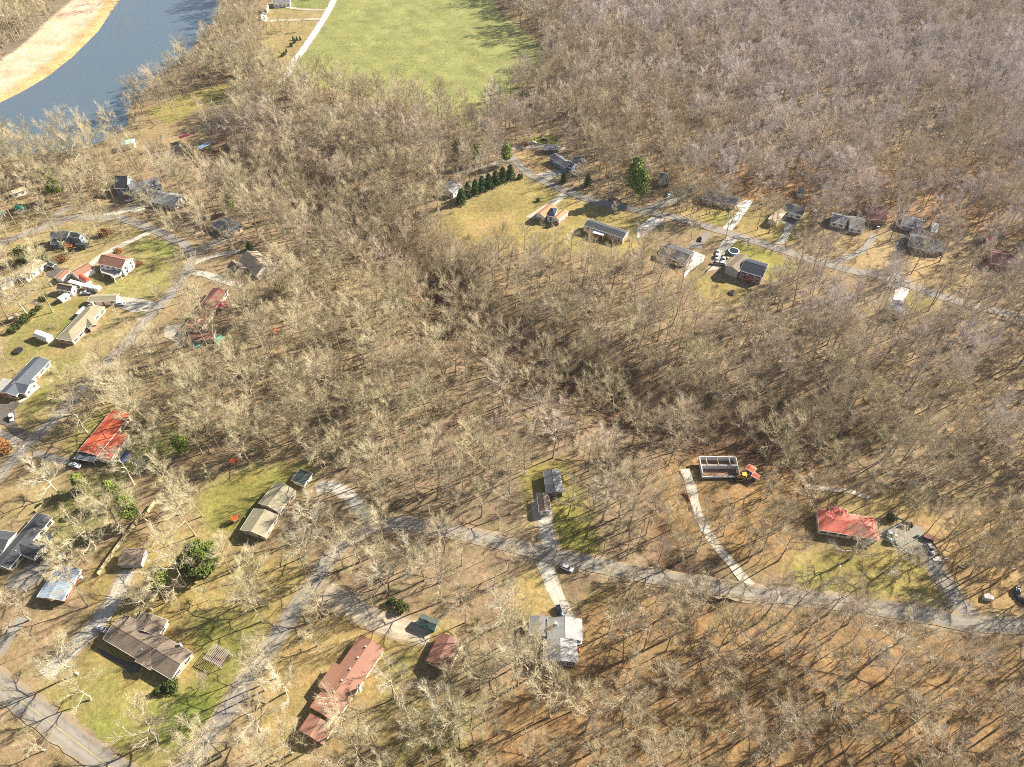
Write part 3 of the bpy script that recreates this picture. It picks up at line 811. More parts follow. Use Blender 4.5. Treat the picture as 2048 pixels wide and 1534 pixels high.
def wing(par, origin, prz, key, A, B, C, eave=3.0, pitch=.4, kind='g', roof='r_grey', wall='white', wins='auto', o=.4, shut=None, fascia='white',
         garage=None, base=None):
    """one gabled, hipped, shed-roofed or flat block measured at three eave corners"""
    a, b_, c = (Vector(G(*zp(key, *q), eave)[:2]) for q in (A, B, C))
    u = (b_ - a)
    Ln = u.length
    u.normalize()
    v = Vector((-u.y, u.x))
    wd = (c - a).dot(v)
    if wd < 0:
        # keep a right-handed frame
        a, b_ = b_, a
        u = -u; v = -v
        wd = -wd
    ctr = a + u * Ln / 2 + v * wd / 2
    rz = math.atan2(u.y, u.x)
    # into the house's own frame
    d = ctr - Vector(origin[:2])
    ca, sa = math.cos(-prz), math.sin(-prz)
    loc = (d.x * ca - d.y * sa, d.x * sa + d.y * ca, 0)
    lr = rz - prz
    hl, hw, t = Ln / 2, wd / 2, .2
    rise = pitch * hw
    e = eave
    HOUSE_PX.append([P(*(ctr + u * sx * hl + v * sy * hw), e) for sx, sy in ((-1, -1), (1, -1), (1, 1), (-1, 1))])
    PADS.append([tuple(ctr + u * sx * (hl + .5) + v * sy * (hw + .5)) for sx, sy in ((-1, -1), (1, -1), (1, 1), (-1, 1))])
    rm = M[roof]
    rb = MB()
    if kind == 'g':
        pr = [(-hw, e), (0, e + rise), (hw, e), (hw, e - t), (0, e + rise - t), (-hw, e - t)]
        vs_ = [(-hl, y, z) for y, z in pr] + [(hl, y, z) for y, z in pr]
        fs = [(i, i + 6, (i + 1) % 6 + 6, (i + 1) % 6) for i in range(6)]
        fs += [(0, 1, 4, 5), (1, 2, 3, 4), (6, 11, 10, 7), (7, 10, 9, 8)]
        rb.add(vs_, fs)
    elif kind == 'b':         # gambrel
        pr = [(-hw, e), (-hw * .62, e + rise * .75), (0, e + rise), (hw * .62, e + rise * .75), (hw, e)]
        rb.prism(pr, -hl, hl)
    elif kind == 'f':
        rb.add([(-hl, -hw, e), (hl, -hw, e), (hl, hw, e + pitch * wd), (-hl, hw, e + pitch * wd),
                (-hl, -hw, e - t), (hl, -hw, e - t), (hl, hw, e + pitch * wd - t), (-hl, hw, e + pitch * wd - t)],
               [(0, 1, 2, 3), (7, 6, 5, 4), (0, 4, 5, 1), (1, 5, 6, 2), (2, 6, 7, 3), (3, 7, 4, 0)])
    else:
        hx = max(hl - hw, .2)
        rb.add([(-hl, -hw, e), (hl, -hw, e), (hl, hw, e), (-hl, hw, e), (-hx, 0, e + rise), (hx, 0, e + rise),
                (-hl, -hw, e - t), (hl, -hw, e - t), (hl, hw, e - t), (-hl, hw, e - t)],
               [(0, 1, 5, 4), (1, 2, 5), (2, 3, 4, 5), (3, 0, 4), (0, 6, 7, 1), (1, 7, 8, 2), (2, 8, 9, 3), (3, 9, 6, 0), (9, 8, 7, 6)])
    ro = rb.build('roof', rm, par, False, loc, lr)
    wl, ww = hl - o, hw - o
    wt = e - t - .02 + (pitch * o if kind in 'gh' else 0) - (.0 if kind in 'gh' else .02)
    wb_ = MB()
    if wall:
        if kind == 'g':
            wb_.prism([(-ww, -.4), (ww, -.4), (ww, wt), (0, e + rise - t - .03), (-ww, wt)], -wl, wl)
        elif kind == 'b':
            wb_.prism([(-ww, -.4), (ww, -.4), (ww, e - .05), (ww * .6, e + rise * .7), (0, e + rise - .15), (-ww * .6, e + rise * .7), (-ww, e - .05)], -wl, wl)
        elif kind == 'f':
            tp = lambda y: e - t - .03 + pitch * (y + hw)
            wb_.prism([(-ww, -.4), (ww, -.4), (ww, tp(ww)), (-ww, tp(-ww))], -wl, wl)
        else:
            wb_.box(-wl, wl, -ww, ww, -.4, wt)
        wb_.build('wall', M[wall], par, False, loc, lr)
        if base:
            MB().box(-wl - .03, wl + .03, -ww - .03, ww + .03, -.35, eave * .42).build('plinth', M[base], par, False, loc, lr)
    elif kind == 'f':
        for sx in (-1, 1):
            for sy in (-1, 1):
                MB().box(sx * (hl - .3) - .08, sx * (hl - .3) + .08, sy * (hw - .3) - .08, sy * (hw - .3) + .08, 0, e - t).build('post', M['white'], par, False, loc, lr)
    if fascia and kind in 'ghf':
        fb = MB()
        z0, z1 = e - t - .06, e + .03
        if kind != 'f' or pitch < .05:
            for s in (-1, 1):
                fb.box(-hl - .05, hl + .05, s * hw + (0.004 if s > 0 else -.07), s * hw + (.07 if s > 0 else -.004), z0, z1)
        if kind == 'g':
            for s in (-1, 1):
                x0, x1 = (hl + .004, hl + .06) if s > 0 else (-hl - .06, -hl - .004)
                for q in (-1, 1):
                    y0, y1 = q * hw, 0
                    fb.add([(x, y, z) for x in (x0, x1) for y, z in ((y0, e - t - .05), (y1, e + rise - t - .05), (y1, e + rise + .04), (y0, e + .04))],
                           [(0, 1, 2, 3), (7, 6, 5, 4), (0, 4, 5, 1), (1, 5, 6, 2), (2, 6, 7, 3), (3, 7, 4, 0)])
        elif kind != 'f' or pitch < .05:
            for s in (-1, 1):
                fb.box(s * hl + (.004 if s > 0 else -.07), s * hl + (.07 if s > 0 else -.004), -hw, hw, z0, z1)
        if fb.v: fb.build('fascia', M[fascia], par, False, loc, lr)
    if roof in METAL and kind in 'gf' and hl > 2:
        sm = MB()
        n_ = max(3, int(2 * hl / .6))
        for i in range(n_ + 1):
            x = -hl + .06 + i * (2 * hl - .12) / n_
            if kind == 'g':
                for sgn in (-1, 1):
                    sm.add([(x + dx, y, z + dz) for dx in (-.022, .022) for y, z in ((sgn * hw, e), (0, e + rise)) for dz in (.002, .036)],
                           [(0, 1, 3, 2), (4, 6, 7, 5), (1, 5, 7, 3), (0, 4, 5, 1), (2, 3, 7, 6)])
            else:
                sm.add([(x + dx, y, z + dz) for dx in (-.022, .022) for y, z in ((-hw, e), (hw, e + pitch * wd)) for dz in (.002, .036)],
                       [(0, 1, 3, 2), (4, 6, 7, 5), (1, 5, 7, 3), (0, 4, 5, 1), (2, 3, 7, 6)])
        tag(sm.build('roof_seams', rm, par, False, loc, lr), kind='stuff')
    if kind in 'g':
        MB().prism([(-.16, e + rise - .02), (0, e + rise + .06), (.16, e + rise - .02)], -hl, hl).build('ridge_cap', rm, par, False, loc, lr)
    # windows and doors on the walls that the photograph can see
    if wall and wins:
        cs, sn = math.cos(lr), math.sin(lr)
        for (nx, ny, half, other) in ((0, -1, wl, ww), (0, 1, wl, ww), (1, 0, ww, wl), (-1, 0, ww, wl)):
            wn_ = u * nx + v * ny
            if wn_.dot(-ctr) < -.15 * ctr.length: continue      # faces away
            n = int((2 * half - .8) / 3.3)
            if half < 1.2: continue
            n = max(1, min(n, 6))
            rows = [1.0] if eave < 4.3 else [1.0, eave - 2.1]
            for zr in rows:
                for i in range(n):
                    s = -half + (i + .5) * 2 * half / n
                    x, y = (s * (1 if ny < 0 else -1), ny * other) if ny else (nx * other, s * nx)
                    r_ = math.atan2(ny, nx) + math.pi / 2
                    off = .035
                    x += nx * off; y += ny * off
                    X = loc[0] + x * cs - y * sn; Y = loc[1] + x * sn + y * cs
                    isdoor = (zr == rows[0] and ny and n >= 3 and i == n // 2)
                    if garage and zr == rows[0] and garage == (nx, ny) and i == 0:
                        gd = MB().box(-2.2, 2.2, -.05, .02, 0, 2.2)
                        for kk in range(1, 4): gd.box(-2.2, 2.2, -.07, -.052, kk * .55 - .03, kk * .55)
                        gd.build('garage_door', M['white'], par, False, (X, Y, .02), lr + r_)
                        continue
                    if isdoor:
                        dd = MB().box(-.5, .5, -.05, .02, 0, 2.05).build('door', M['door'], par, False, (X, Y, .05), lr + r_)
                        MB().box(.34, .40, -.1, -.055, .95, 1.05).build('handle', M['metal'], dd)
                    else:
                        add_window(par, X, Y, zr, lr + r_, shut=shut)
    return ctr, u, v, hl, hw, e, rise, loc, lr


def house(name, label, cat, short, wings, vis=.85, extras=None, group=None):
    n0 = len(HOUSE_PX)
    k, A, B, C = wings[0][:4]
    e0 = (wings[0][4] if len(wings[0]) > 4 else {}).get('eave', 3.0)
    a, b_, c = (Vector(G(*zp(k, *q), e0)[:2]) for q in (A, B, C))
    ctr = (b_ + c) / 2
    rz = math.atan2((b_ - a).y, (b_ - a).x)
    h = thing(name, label, cat, (ctr.x, ctr.y, 0), rz, group, short)
    res = []
    for i, w_ in enumerate(wings):
        kw = dict(w_[4]) if len(w_) > 4 else {}
        kw['eave'] = kw.get('eave', 3.0) + .03 * i
        res.append(wing(h, ctr, rz, w_[0], *w_[1:4], **kw))
    for q in HOUSE_PX[n0:]: VIS.append((q, vis if vis > .88 else vis * .85))
    if extras: extras(h, res, ctr, rz)
    return h


VIS = []


def roof_vents(n, w=.35, mt='white', h=.5, side=.0):
    def f(h_, res, ctr, rz):
        c, u, v, hl, hw, e, rise, loc, lr = res[0]
        cs, sn = math.cos(lr), math.sin(lr)
        for i in range(n):
            x = -hl + (i + .7) * 2 * hl / (n + .4); y = -.5 + side
            z = e + rise * (1 - abs(y) / hw) - .1
            vt = MB().disc(w * .55, 0, h * .5, 10).disc(w, h * .5 + .003, h, 12)
            vt.build('roof_vent', M[mt], h_, False, (loc[0] + x * cs - y * sn, loc[1] + x * sn + y * cs, z), lr)
    return f


def chimney_at(key, q, z, w=.9, hgt=1.6, mt='palebrick'):
    def f(h_, res, ctr, rz):
        g_ = G(*zp(key, *q), z)
        d = Vector(g_[:2]) - Vector(ctr[:2])
        ca, sa = math.cos(-rz), math.sin(-rz)
        c = MB().box(-w / 2, w / 2, -w / 2, w / 2, -1.6, hgt)
        o = c.build('chimney', M[mt], h_, False, (d.x * ca - d.y * sa, d.x * sa + d.y * ca, z), 0)
        MB().box(-w / 2 - .08, w / 2 + .08, -w / 2 - .08, w / 2 + .08, hgt + .003, hgt + .15).build('chimney_cap', M['greywall'], o)
    return f


def deck_at(key, pts, z, mt='rust_deck', rail='white'):
    """raised deck polygon on posts with a railing round it"""
    def f(h_, res, ctr, rz):
        ca, sa = math.cos(-rz), math.sin(-rz)
        loc = []
        for q in pts:
            g_ = G(*zp(key, *q), z)
            d = Vector(g_[:2]) - Vector(ctr[:2])
            loc.append((d.x * ca - d.y * sa, d.x * sa + d.y * ca))
        n = len(loc)
        vs_ = [(x, y, z) for x, y in loc] + [(x, y, z - .2) for x, y in loc]
        mobj('deck', vs_, [tuple(range(n)), tuple(range(2 * n - 1, n - 1, -1))] + [(i, i + n, (i + 1) % n + n, (i + 1) % n) for i in range(n)], M[mt], h_)
        rl = MB()
        for i in range(n):
            p, q = loc[i], loc[(i + 1) % n]
            MB().box(p[0] - .08, p[0] + .08, p[1] - .08, p[1] + .08, 0, z + 1).build('deck_post', M[rail], h_)
            rl.bar((*p, z + .95), (*q, z + .95), .06, n=4).bar((*p, z + .25), (*q, z + .25), .04, n=4)
            ln = math.hypot(q[0] - p[0], q[1] - p[1])
            for k in range(1, max(2, int(ln / .5))):
                t = k / max(2, int(ln / .5))
                x, y = p[0] + (q[0] - p[0]) * t, p[1] + (q[1] - p[1]) * t
                rl.box(x - .03, x + .03, y - .03, y + .03, z + .25, z + .95)
        rl.build('railing', M[rail], h_)
    return f


def both(*fs):
    def f(*a):
        for q in fs: q(*a)
    return f


# ---- south-west
house('ranch_house', 'long brick ranch house with brown roof, nearest the yellow-lined road', 'house', 'long brick ranch',
      [('f', (290, 625), (1165, 1145), (1450, 805), dict(eave=3.0, pitch=.3, roof='r_brown', wall='palebrick', shut='darkshutter')),
       ('f', (1125, 385), (1000, 590), (830, 215), dict(eave=3.0, pitch=.28, roof='r_brown', wall='palebrick')),
       ('f', (890, 1020), (1010, 875), (716, 893), dict(eave=3.02, pitch=.3, roof='r_brown', wall='palebrick', wins=None))], .9,
      both(roof_vents(1, .12, 'white', .7, -1.5), chimney_at('f', (1285, 700), 3.2, .7, .9, 'white')))
house('ranch_house', 'olive-tan house in two offset blocks with teal shutters on its brick front', 'house', 'olive-roofed house',
      [
       ('g', (880, 668), (1100, 392), (598, 578), dict(eave=3.7, pitch=.32, roof='r_olive', wall='palebrick', shut='shutter')),
       ('g', (700, 985), (872, 706), (410, 850), dict(eave=3.0, pitch=.32, roof='r_olive', wall='palebrick')),
       ('g', (1195, 322), (1310, 175), (1030, 265), dict(eave=2.7, pitch=.1, roof='r_greengrey', wall='white', wins=None))], .92)
house('ranch_house', 'long house under a plain rust-brown roof with round white roof vents', 'house', 'rust-brown house',
      [('h', (805, 395), (225, 1215), (1085, 530), dict(eave=3.0, pitch=.28, roof='r_rust', wall='cream', fascia='rust_deck')),
       ('h', (230, 1285), (100, 1480), (505, 1420), dict(eave=2.8, pitch=.28, roof='r_rust', wall='cream', fascia='rust_deck')),
       ('h', (315, 975), (500, 705), (445, 1035), dict(eave=3.2, pitch=.19, kind='f', roof='r_rust', wall='cream', wins=None, fascia='rust_deck'))], 0.6,
      both(roof_vents(6, .28), chimney_at('h', (790, 1010), 3.2, 1.0, 2.6, 'white')))
house('shed', 'small dark-roofed green shed on the pale gravel turnaround', 'shed', 'green shed',
      [('h', (1440, 265), (1640, 345), (1500, 160), dict(eave=2.6, pitch=.4, roof='r_greengrey', wall='greenwall', fascia='greenwall'))], .95)
house('outbuilding', 'narrow rust-brown outbuilding half hidden by trees beside the long rust-brown house', 'outbuilding', 'narrow outbuilding',
      [('h', (1700, 370), (1545, 690), (1960, 430), dict(eave=3.0, pitch=.3, roof='r_darkrust', wall='cream', fascia='rust_deck'))], .55)
house('shed', 'plain shed with tan and brown roof standing against the tall board fence', 'shed', 'fence shed',
      [('e', (1495, 962), (1800, 955), (1545, 742), dict(eave=2.9, pitch=.28, roof='r_brown', wall='greywall', wins=None, fascia=None))], .75)
house('mobile_home', 'blue-grey metal-roofed trailer home with white sides', 'mobile home', 'blue-grey trailer',
      [('e', (470, 1365), (722, 972), (800, 1405), dict(eave=3.0, pitch=.12, roof='r_steel', wall='white', base='rust_deck'))], .75)
house('ranch_house', 'dark grey cross-shaped house at the edge behind the trailer home', 'house', 'cross-shaped grey house',
      [('e', (670, 350), (110, 1010), (480, 285), dict(eave=3.1, pitch=.3, roof='r_dark', wall='cream', shut='darkshutter')),
       ('e', (590, 708), (330, 610), (455, 895), dict(eave=3.1, pitch=.3, roof='r_dark', wall='cream')),
       ('e', (215, 545), (-80, 500), (90, 790), dict(eave=3.1, pitch=.3, roof='r_dark', wall='cream')),
       ('e', (545, 575), (655, 540), (600, 665), dict(eave=2.8, pitch=.05, kind='f', roof='r_dark', wall=None))], .85, roof_vents(2, .12, 'white', .6, -1.0))
# ---- west
house('ranch_house', 'long house with a bright red metal roof and a slate carport', 'house', 'long red-roofed house',
      [('d', (990, 1295), (1432, 770), (1225, 1375), dict(eave=2.8, pitch=.2, roof='r_red', wall='cream')),
       ('d', (1232, 1385), (1500, 1050), (1395, 1420), dict(eave=2.7, pitch=.12, roof='r_red', wall='cream', wins=None)),
       ('d', (945, 1385), (1010, 1302), (1190, 1430), dict(eave=2.5, pitch=.01, kind='f', roof='r_slate', wall=None))], .85)
house('ranch_house', 'brick house with dark slate roof and a gabled garage wing', 'house', 'slate-roofed brick house',
      [('d', (640, 132), (205, 590), (430, 95), dict(eave=3.0, pitch=.34, roof='r_slate', wall='palebrick', shut='darkshutter')),
       ('d', (470, 395), (270, 360), (305, 560), dict(eave=3.0, pitch=.36, roof='r_slate', wall='palebrick')),
       ('d', (150, 378), (40, 362), (20, 520), dict(eave=2.6, pitch=.03, kind='f', roof='r_lgrey', wall=None))], .92, roof_vents(1, .12, 'white', .5, -1.0))
house('ranch_house', 'olive-tan L-shaped ranch house with white gable end by the pale drive', 'house', 'L-shaped ranch',
      [('a', (925, 1295), (1340, 852), (718, 1255), dict(eave=3.0, pitch=.34, kind='h', roof='r_olive', wall='palebrick', shut='darkshutter')),
       ('a', (1480, 775), (1120, 790), (1440, 690), dict(eave=3.0, pitch=.34, roof='r_olive', wall='white')),
       ('a', (1128, 1128), (1030, 1010), (1215, 1030), dict(eave=3.0, pitch=.34, roof='r_olive', wall='palebrick', wins=None)),
       ('a', (965, 940), (1060, 850), (1015, 960), dict(eave=2.5, pitch=.03, kind='f', roof='r_white', wall=None))], .92,
      both(roof_vents(3, .12, 'darkwall', .6, 1.0), chimney_at('a', (1190, 830), 3.0, 1.1, 1.8, 'palebrick')))
house('shed', 'white barn-style shed on the lawn behind the L-shaped ranch', 'shed', 'white lawn shed',
      [('a', (425, 1222), (590, 1285), (520, 1160), dict(eave=2.5, pitch=.75, kind='b', roof='r_white', wall='white', wins=None))], .95)
house('house', 'white two-storey house with rust-brown roof and white-railed deck', 'house', 'white two-storey house',
      [('a', (1240, 298), (1555, 367), (1415, 172), dict(eave=5.6, pitch=.5, roof='r_rust', wall='white'))], .95,
      deck_at('a', [(1290, 375), (1390, 385), (1480, 375), (1560, 400), (1545, 460), (1460, 495), (1410, 450), (1300, 415)], 3.0, 'greywood'))
house('garage', 'garage with rust-brown roof next to the red barn-roofed shed', 'garage', 'rust-roofed garage',
      [('a', (890, 412), (1105, 296), (1010, 472), dict(eave=3.0, pitch=.4, roof='r_rust', wall='white', wins=None))], .95)
house('shed', 'low shed with rust roof and white eave strip beside the dark paved yard', 'shed', 'low rust-roofed shed',
      [('a', (690, 485), (805, 382), (772, 515), dict(eave=2.7, pitch=.2, roof='r_rust', wall='white', wins=None))], .95)
house('shed', 'little shed with bright red barrel roof and pale front', 'shed', 'barrel-roofed shed',
      [('a', (1000, 482), (1100, 545), (1065, 440), dict(eave=2.2, pitch=.9, kind='b', roof='r_red', wall='white', wins=None))], .95)
house('carport', 'flat white carport between the rust-roofed garage and the brown-roofed workshop', 'carport', 'flat white carport',
      [('a', (865, 535), (1010, 575), (890, 500), dict(eave=2.3, pitch=.02, kind='f', roof='r_white', wall=None))], .95)
house('workshop', 'white workshop with steep brown roof beside the camper trailer', 'workshop', 'brown-roofed workshop',
      [('a', (715, 625), (905, 660), (790, 555), dict(eave=3.4, pitch=.75, roof='r_brown', wall='white'))], .95)
house('shed', 'small pale blue-white shed in front of the brown-roofed workshop', 'shed', 'pale blue shed',
      [('a', (725, 740), (840, 670), (785, 765), dict(eave=2.4, pitch=.3, roof='r_white', wall='white', fascia='white'))], .95)
house('house', 'tan-roofed house behind a bare tree above the dark paved yard', 'house', 'tan-roofed house',
      [('a', (170, 450), (440, 248), (330, 490), dict(eave=3.0, pitch=.3, roof='r_tan', wall='white')),
       ('a', (-60, 540), (110, 465), (0, 600), dict(eave=2.9, pitch=.25, roof='r_lgrey', wall='white', wins=None))], .7)
house('shed', 'tiny dark-roofed shed at the corner of the dark paved yard', 'shed', 'tiny dark-roofed shed',
      [('a', (585, 312), (668, 345), (640, 270), dict(eave=2.4, pitch=.4, roof='r_dark', wall='darkwall', wins=None))], .95)
house('playhouse', 'small tan-roofed playhouse at the end of the row of round shrubs', 'playhouse', 'tan playhouse',
      [('a', (95, 965), (215, 925), (120, 1010), dict(eave=2.6, pitch=.3, roof='r_tan', wall='wood', wins=None))], .6)
house('house', 'blue-grey two-storey house with white trim and orange deck', 'house', 'blue-grey house',
      [('b', (628, 985), (862, 985), (650, 905), dict(eave=5.4, pitch=.4, roof='r_slate', wall='bluewall', fascia='white')),
       ('b', (1010, 1000), (880, 975), (985, 925), dict(eave=5.2, pitch=.6, roof='r_slate', wall='bluewall')),
       ('b', (640, 1075), (790, 1075), (640, 1030), dict(eave=3.0, pitch=.3, roof='r_slate', wall='bluewall'))], .85,
      deck_at('b', [(840, 1075), (935, 1065), (915, 1110), (830, 1115)], 1.6, 'orange', 'orange'))
house('shed', 'dark round-topped shed beside the orange deck', 'shed', 'dark yard shed',
      [('b', (960, 1115), (1085, 1110), (960, 1065), dict(eave=2.2, pitch=.6, kind='b', roof='r_greengrey', wall='darkwall', wins=None))], .8)
house('barn', 'low barn with vivid green metal roof near the river road', 'barn', 'green-roofed barn',
      [('b', (175, 590), (215, 650), (280, 580), dict(eave=2.8, pitch=.3, roof='r_green', wall='cream', wins=None))], .9)
house('shed', 'teal-roofed shed cut by the edge next to the green-roofed barn', 'shed', 'teal-roofed shed',
      [('b', (-20, 705), (50, 690), (-10, 665), dict(eave=2.6, pitch=.3, roof='r_mint', wall='cream', wins=None))], .7)
house('cottage', 'small white-gabled cottage in the wood above the green-roofed barn', 'cottage', 'white-gabled cottage',
      [('b', (140, 440), (330, 375), (120, 400), dict(eave=3.2, pitch=.5, roof='r_tan', wall='white'))], .6)
house('house', 'big grey house with steep black gable above the cream drive', 'house', 'big grey house',
      [('v', (905, 305), (1105, 250), (880, 235), dict(eave=5.0, pitch=.55, roof='r_grey', wall='white')),
       ('v', (780, 262), (870, 262), (785, 195), dict(eave=5.4, pitch=.9, roof='r_dark', wall='bluewall'))], 0.5)
house('garage', 'pale grey garage house at the end of the cream drive', 'garage', 'pale grey garage',
      [('v', (1190, 385), (985, 345), (1275, 310), dict(eave=3.0, pitch=.4, roof='r_lgrey', wall='cream'))], 0.4)
house('garage', 'hip-roofed slate garage in the leaf-strewn wood beside the orange play set', 'garage', 'hip-roofed garage',
      [('c', (545, 308), (700, 405), (690, 240), dict(eave=3.2, pitch=.45, kind='h', roof='r_slate', wall='palebrick', garage=(0, -1)))], .8)
house('house', 'steep tan-roofed house with cream brick gable and paired drives', 'house', 'cream-gabled house',
      [('c', (800, 640), (960, 770), (960, 545), dict(eave=3.4, pitch=.62, roof='r_tan', wall='cream')),
       ('c', (690, 700), (760, 760), (820, 650), dict(eave=3.0, pitch=.6, roof='r_brown', wall='cream', wins=None))], .75)  # brown repeats the shaded side of the tan roof
house('ranch_house', 'long maroon-brown house with a bright red porch roof among trees', 'house', 'maroon-brown house',
      [('c', (705, 905), (430, 1290), (575, 870), dict(eave=3.0, pitch=.3, roof='r_maroon', wall='cream', shut='darkshutter')),
       ('c', (590, 1060), (700, 1060), (600, 1008), dict(eave=2.7, pitch=.05, kind='f', roof='r_crimson', wall=None)),
       ('c', (340, 1365), (580, 1340), (345, 1285), dict(eave=2.8, pitch=.2, roof='r_darkrust', wall='cream'))], 0.35)
house('boathouse', 'pavilion with pale mint roof near the river bank', 'pavilion', 'mint-roofed pavilion',
      [('u', (105, 735), (235, 715), (115, 690), dict(eave=4.5, pitch=.35, kind='h', roof='r_mint', wall='cream', wins=None))], .75)
house('boathouse', 'dock shelter with crimson metal roof in the drained cove', 'dock shelter', 'crimson dock shelter',
      [('u', (680, 672), (785, 640), (665, 650), dict(eave=3.2, pitch=.25, roof='r_crimson', wall=None))], .95)
house('boathouse', 'dock shelter with pale blue metal roof in the drained cove', 'dock shelter', 'pale-blue dock shelter',
      [('u', (875, 772), (985, 722), (860, 748), dict(eave=3.2, pitch=.25, roof='r_blue', wall=None))], .95)
# ---- south middle
house('house', 'grey house with lilac gable end and shuttered windows at the curved drive', 'house', 'lilac-gabled house',
      [('j', (1150, 1150), (1140, 780), (565, 1130), dict(eave=4.6, pitch=.28, roof='r_lgrey', wall='lilac', shut='darkshutter')),
       ('j', (1240, 780), (1226, 408), (642, 790), dict(eave=4.2, pitch=.28, roof='r_lgrey', wall='greywall', fascia='greywall')),
       ('j', (642, 700), (640, 365), (330, 700), dict(eave=3.6, pitch=.2, roof='r_grey', wall='greywall', fascia='greywall')),
       ('j', (1130, 840), (1228, 835), (1128, 770), dict(eave=3.4, pitch=.02, kind='f', roof='r_white', wall=None))], 0.55,
      both(roof_vents(2, .12, 'white', .5, 1.0), chimney_at('j', (780, 500), 5.0, .9, 1.2, 'white')))
house('garage', 'small front garage with white door at the head of the straight concrete drive', 'garage', 'white-door garage',
      [('i', (665, 1055), (632, 772), (868, 1040), dict(eave=2.9, pitch=.42, roof='r_brown', wall='white', garage=(-1, 0)))], .95)
house('ranch_house', 'grey-brown house half covered by bare branches behind the small garage', 'house', 'branch-covered house',
      [('i', (786, 745), (738, 362), (1080, 730), dict(eave=3.2, pitch=.34, roof='r_grey', wall='darkwall', fascia='greywall'))], 0.15)
# ---- south-east
house('ranch_house', 'hip-roofed house with a faded red metal roof and dark front porch', 'house', 'hip-roofed red house',
      [('l', (245, 510), (1012, 640), (240, 240), dict(eave=3.2, pitch=.36, kind='h', roof='r_salmon', wall='cream', shut='darkshutter')),
       ('l', (385, 330), (378, 210), (610, 360), dict(eave=3.2, pitch=.25, roof='r_salmon', wall='cream', wins=None))], .85)
# ---- north-east estate
house('house', 'big lilac-sided house with black-navy roof and a red deck', 'house', 'navy-roofed house',
      [('n', (1022, 775), (1410, 890), (1125, 555), dict(eave=5.2, pitch=.36, roof='r_navy_shade', wall='lilac', shut='darkshutter')),
       ('n', (768, 690), (985, 490), (1018, 780), dict(eave=5.2, pitch=.36, roof='r_brown', wall='lilac', wins=None))], .95,  # same dark roof, its sunlit side painted as brown
      deck_at('n', [(1075, 900), (1105, 860), (1255, 905), (1235, 960)], 2.6, 'rust_deck', 'orange'))
house('house', 'white house with orange-brown gables and a shade-dark middle roof', 'house', 'orange-gabled house',
      [('o', (342, 1095), (440, 1110), (365, 985), dict(eave=4.4, pitch=.5, kind='h', roof='r_navy_shade', wall='white')),  # near-black colour stands in for shade on this middle slope
       ('o', (200, 1065), (360, 945), (335, 1095), dict(eave=4.2, pitch=.45, roof='r_orange', wall='white', base='brick')),
       ('o', (502, 1150), (622, 1042), (432, 1108), dict(eave=4.2, pitch=.45, roof='r_orange', wall='white', base='brick'))], .95)
house('ranch_house', 'long white-sided house with charcoal roof beside the white drive', 'house', 'charcoal-roofed long house',
      [('o', (815, 1218), (1320, 1385), (880, 1132), dict(eave=4.4, pitch=.3, roof='r_dark', wall='lilac', base='brick')),
       ('o', (925, 1312), (1062, 1347), (945, 1282), dict(eave=3.6, pitch=.03, kind='f', roof='r_white', wall=None))], .95)
house('ranch_house', 'grey house with porch wing on the outer bend of the road', 'house', 'grey porch house',
      [('o', (372, 345), (575, 480), (450, 285), dict(eave=3.6, pitch=.4, roof='r_grey', wall='bluewall', fascia='white')),
       ('o', (430, 405), (520, 440), (460, 375), dict(eave=3.2, pitch=.3, roof='r_lgrey', wall='bluewall')),
       ('o', (660, 490), (560, 450), (690, 420), dict(eave=3.4, pitch=.5, roof='r_slate', wall='bluewall'))], .8)
house('ranch_house', 'plain grey house with twin pale drives at the dark edge of the wood', 'house', 'wood-edge grey house',
      [('o', (308, 258), (495, 243), (300, 195), dict(eave=3.0, pitch=.3, roof='r_grey', wall='darkwall'))], .9)
house('ranch_house', 'slate-blue house hidden among bare trees behind the grey porch house', 'house', 'slate-blue hidden house',
      [('o', (690, 385), (830, 372), (700, 338), dict(eave=3.2, pitch=.35, roof='r_slate', wall='bluewall'))], .4)
house('house', 'pale-roofed house behind the row of dark evergreens', 'house', 'evergreen-row house',
      [('s', (345, 345), (455, 245), (235, 250), dict(eave=3.6, pitch=.4, roof='r_lgrey', wall='white', fascia='white'))], .75)
house('ranch_house', 'grey house with white ridge line and wide white drive', 'house', 'white-drive house',
      [('p', (1050, 570), (1440, 655), (1120, 410), dict(eave=3.0, pitch=.34, roof='r_dark', wall='palebrick')),
       ('p', (1430, 640), (1640, 690), (1480, 500), dict(eave=3.1, pitch=.34, roof='r_slate', wall='palebrick'))], 0.3)
house('house', 'dark green-grey house with dome-like roof behind the bright pine', 'house', 'green-grey house',
      [('p', (310, 300), (500, 310), (360, 130), dict(eave=3.6, pitch=.5, kind='h', roof='r_greengrey', wall='darkwall')),
       ('p', (690, 400), (770, 450), (760, 290), dict(eave=3.0, pitch=.35, roof='r_greengrey', wall='greywall'))], 0.4)
house('house', 'white-walled house with charcoal roof and curved concrete drive', 'house', 'white-walled house',
      [('q', (235, 298), (405, 342), (250, 228), dict(eave=3.8, pitch=.34, roof='r_dark', wall='white', shut='darkshutter')),
       ('q', (110, 372), (205, 275), (190, 395), dict(eave=3.4, pitch=.25, roof='r_tan', wall='cream', wins=None))], .8)
house('shed', 'small yellowish shed alone on grass behind the white-walled house', 'shed', 'yellowish shed',
      [('q', (352, 158), (408, 170), (368, 108), dict(eave=2.5, pitch=.3, roof='r_greengrey', wall='cream', wins=None))], .95)
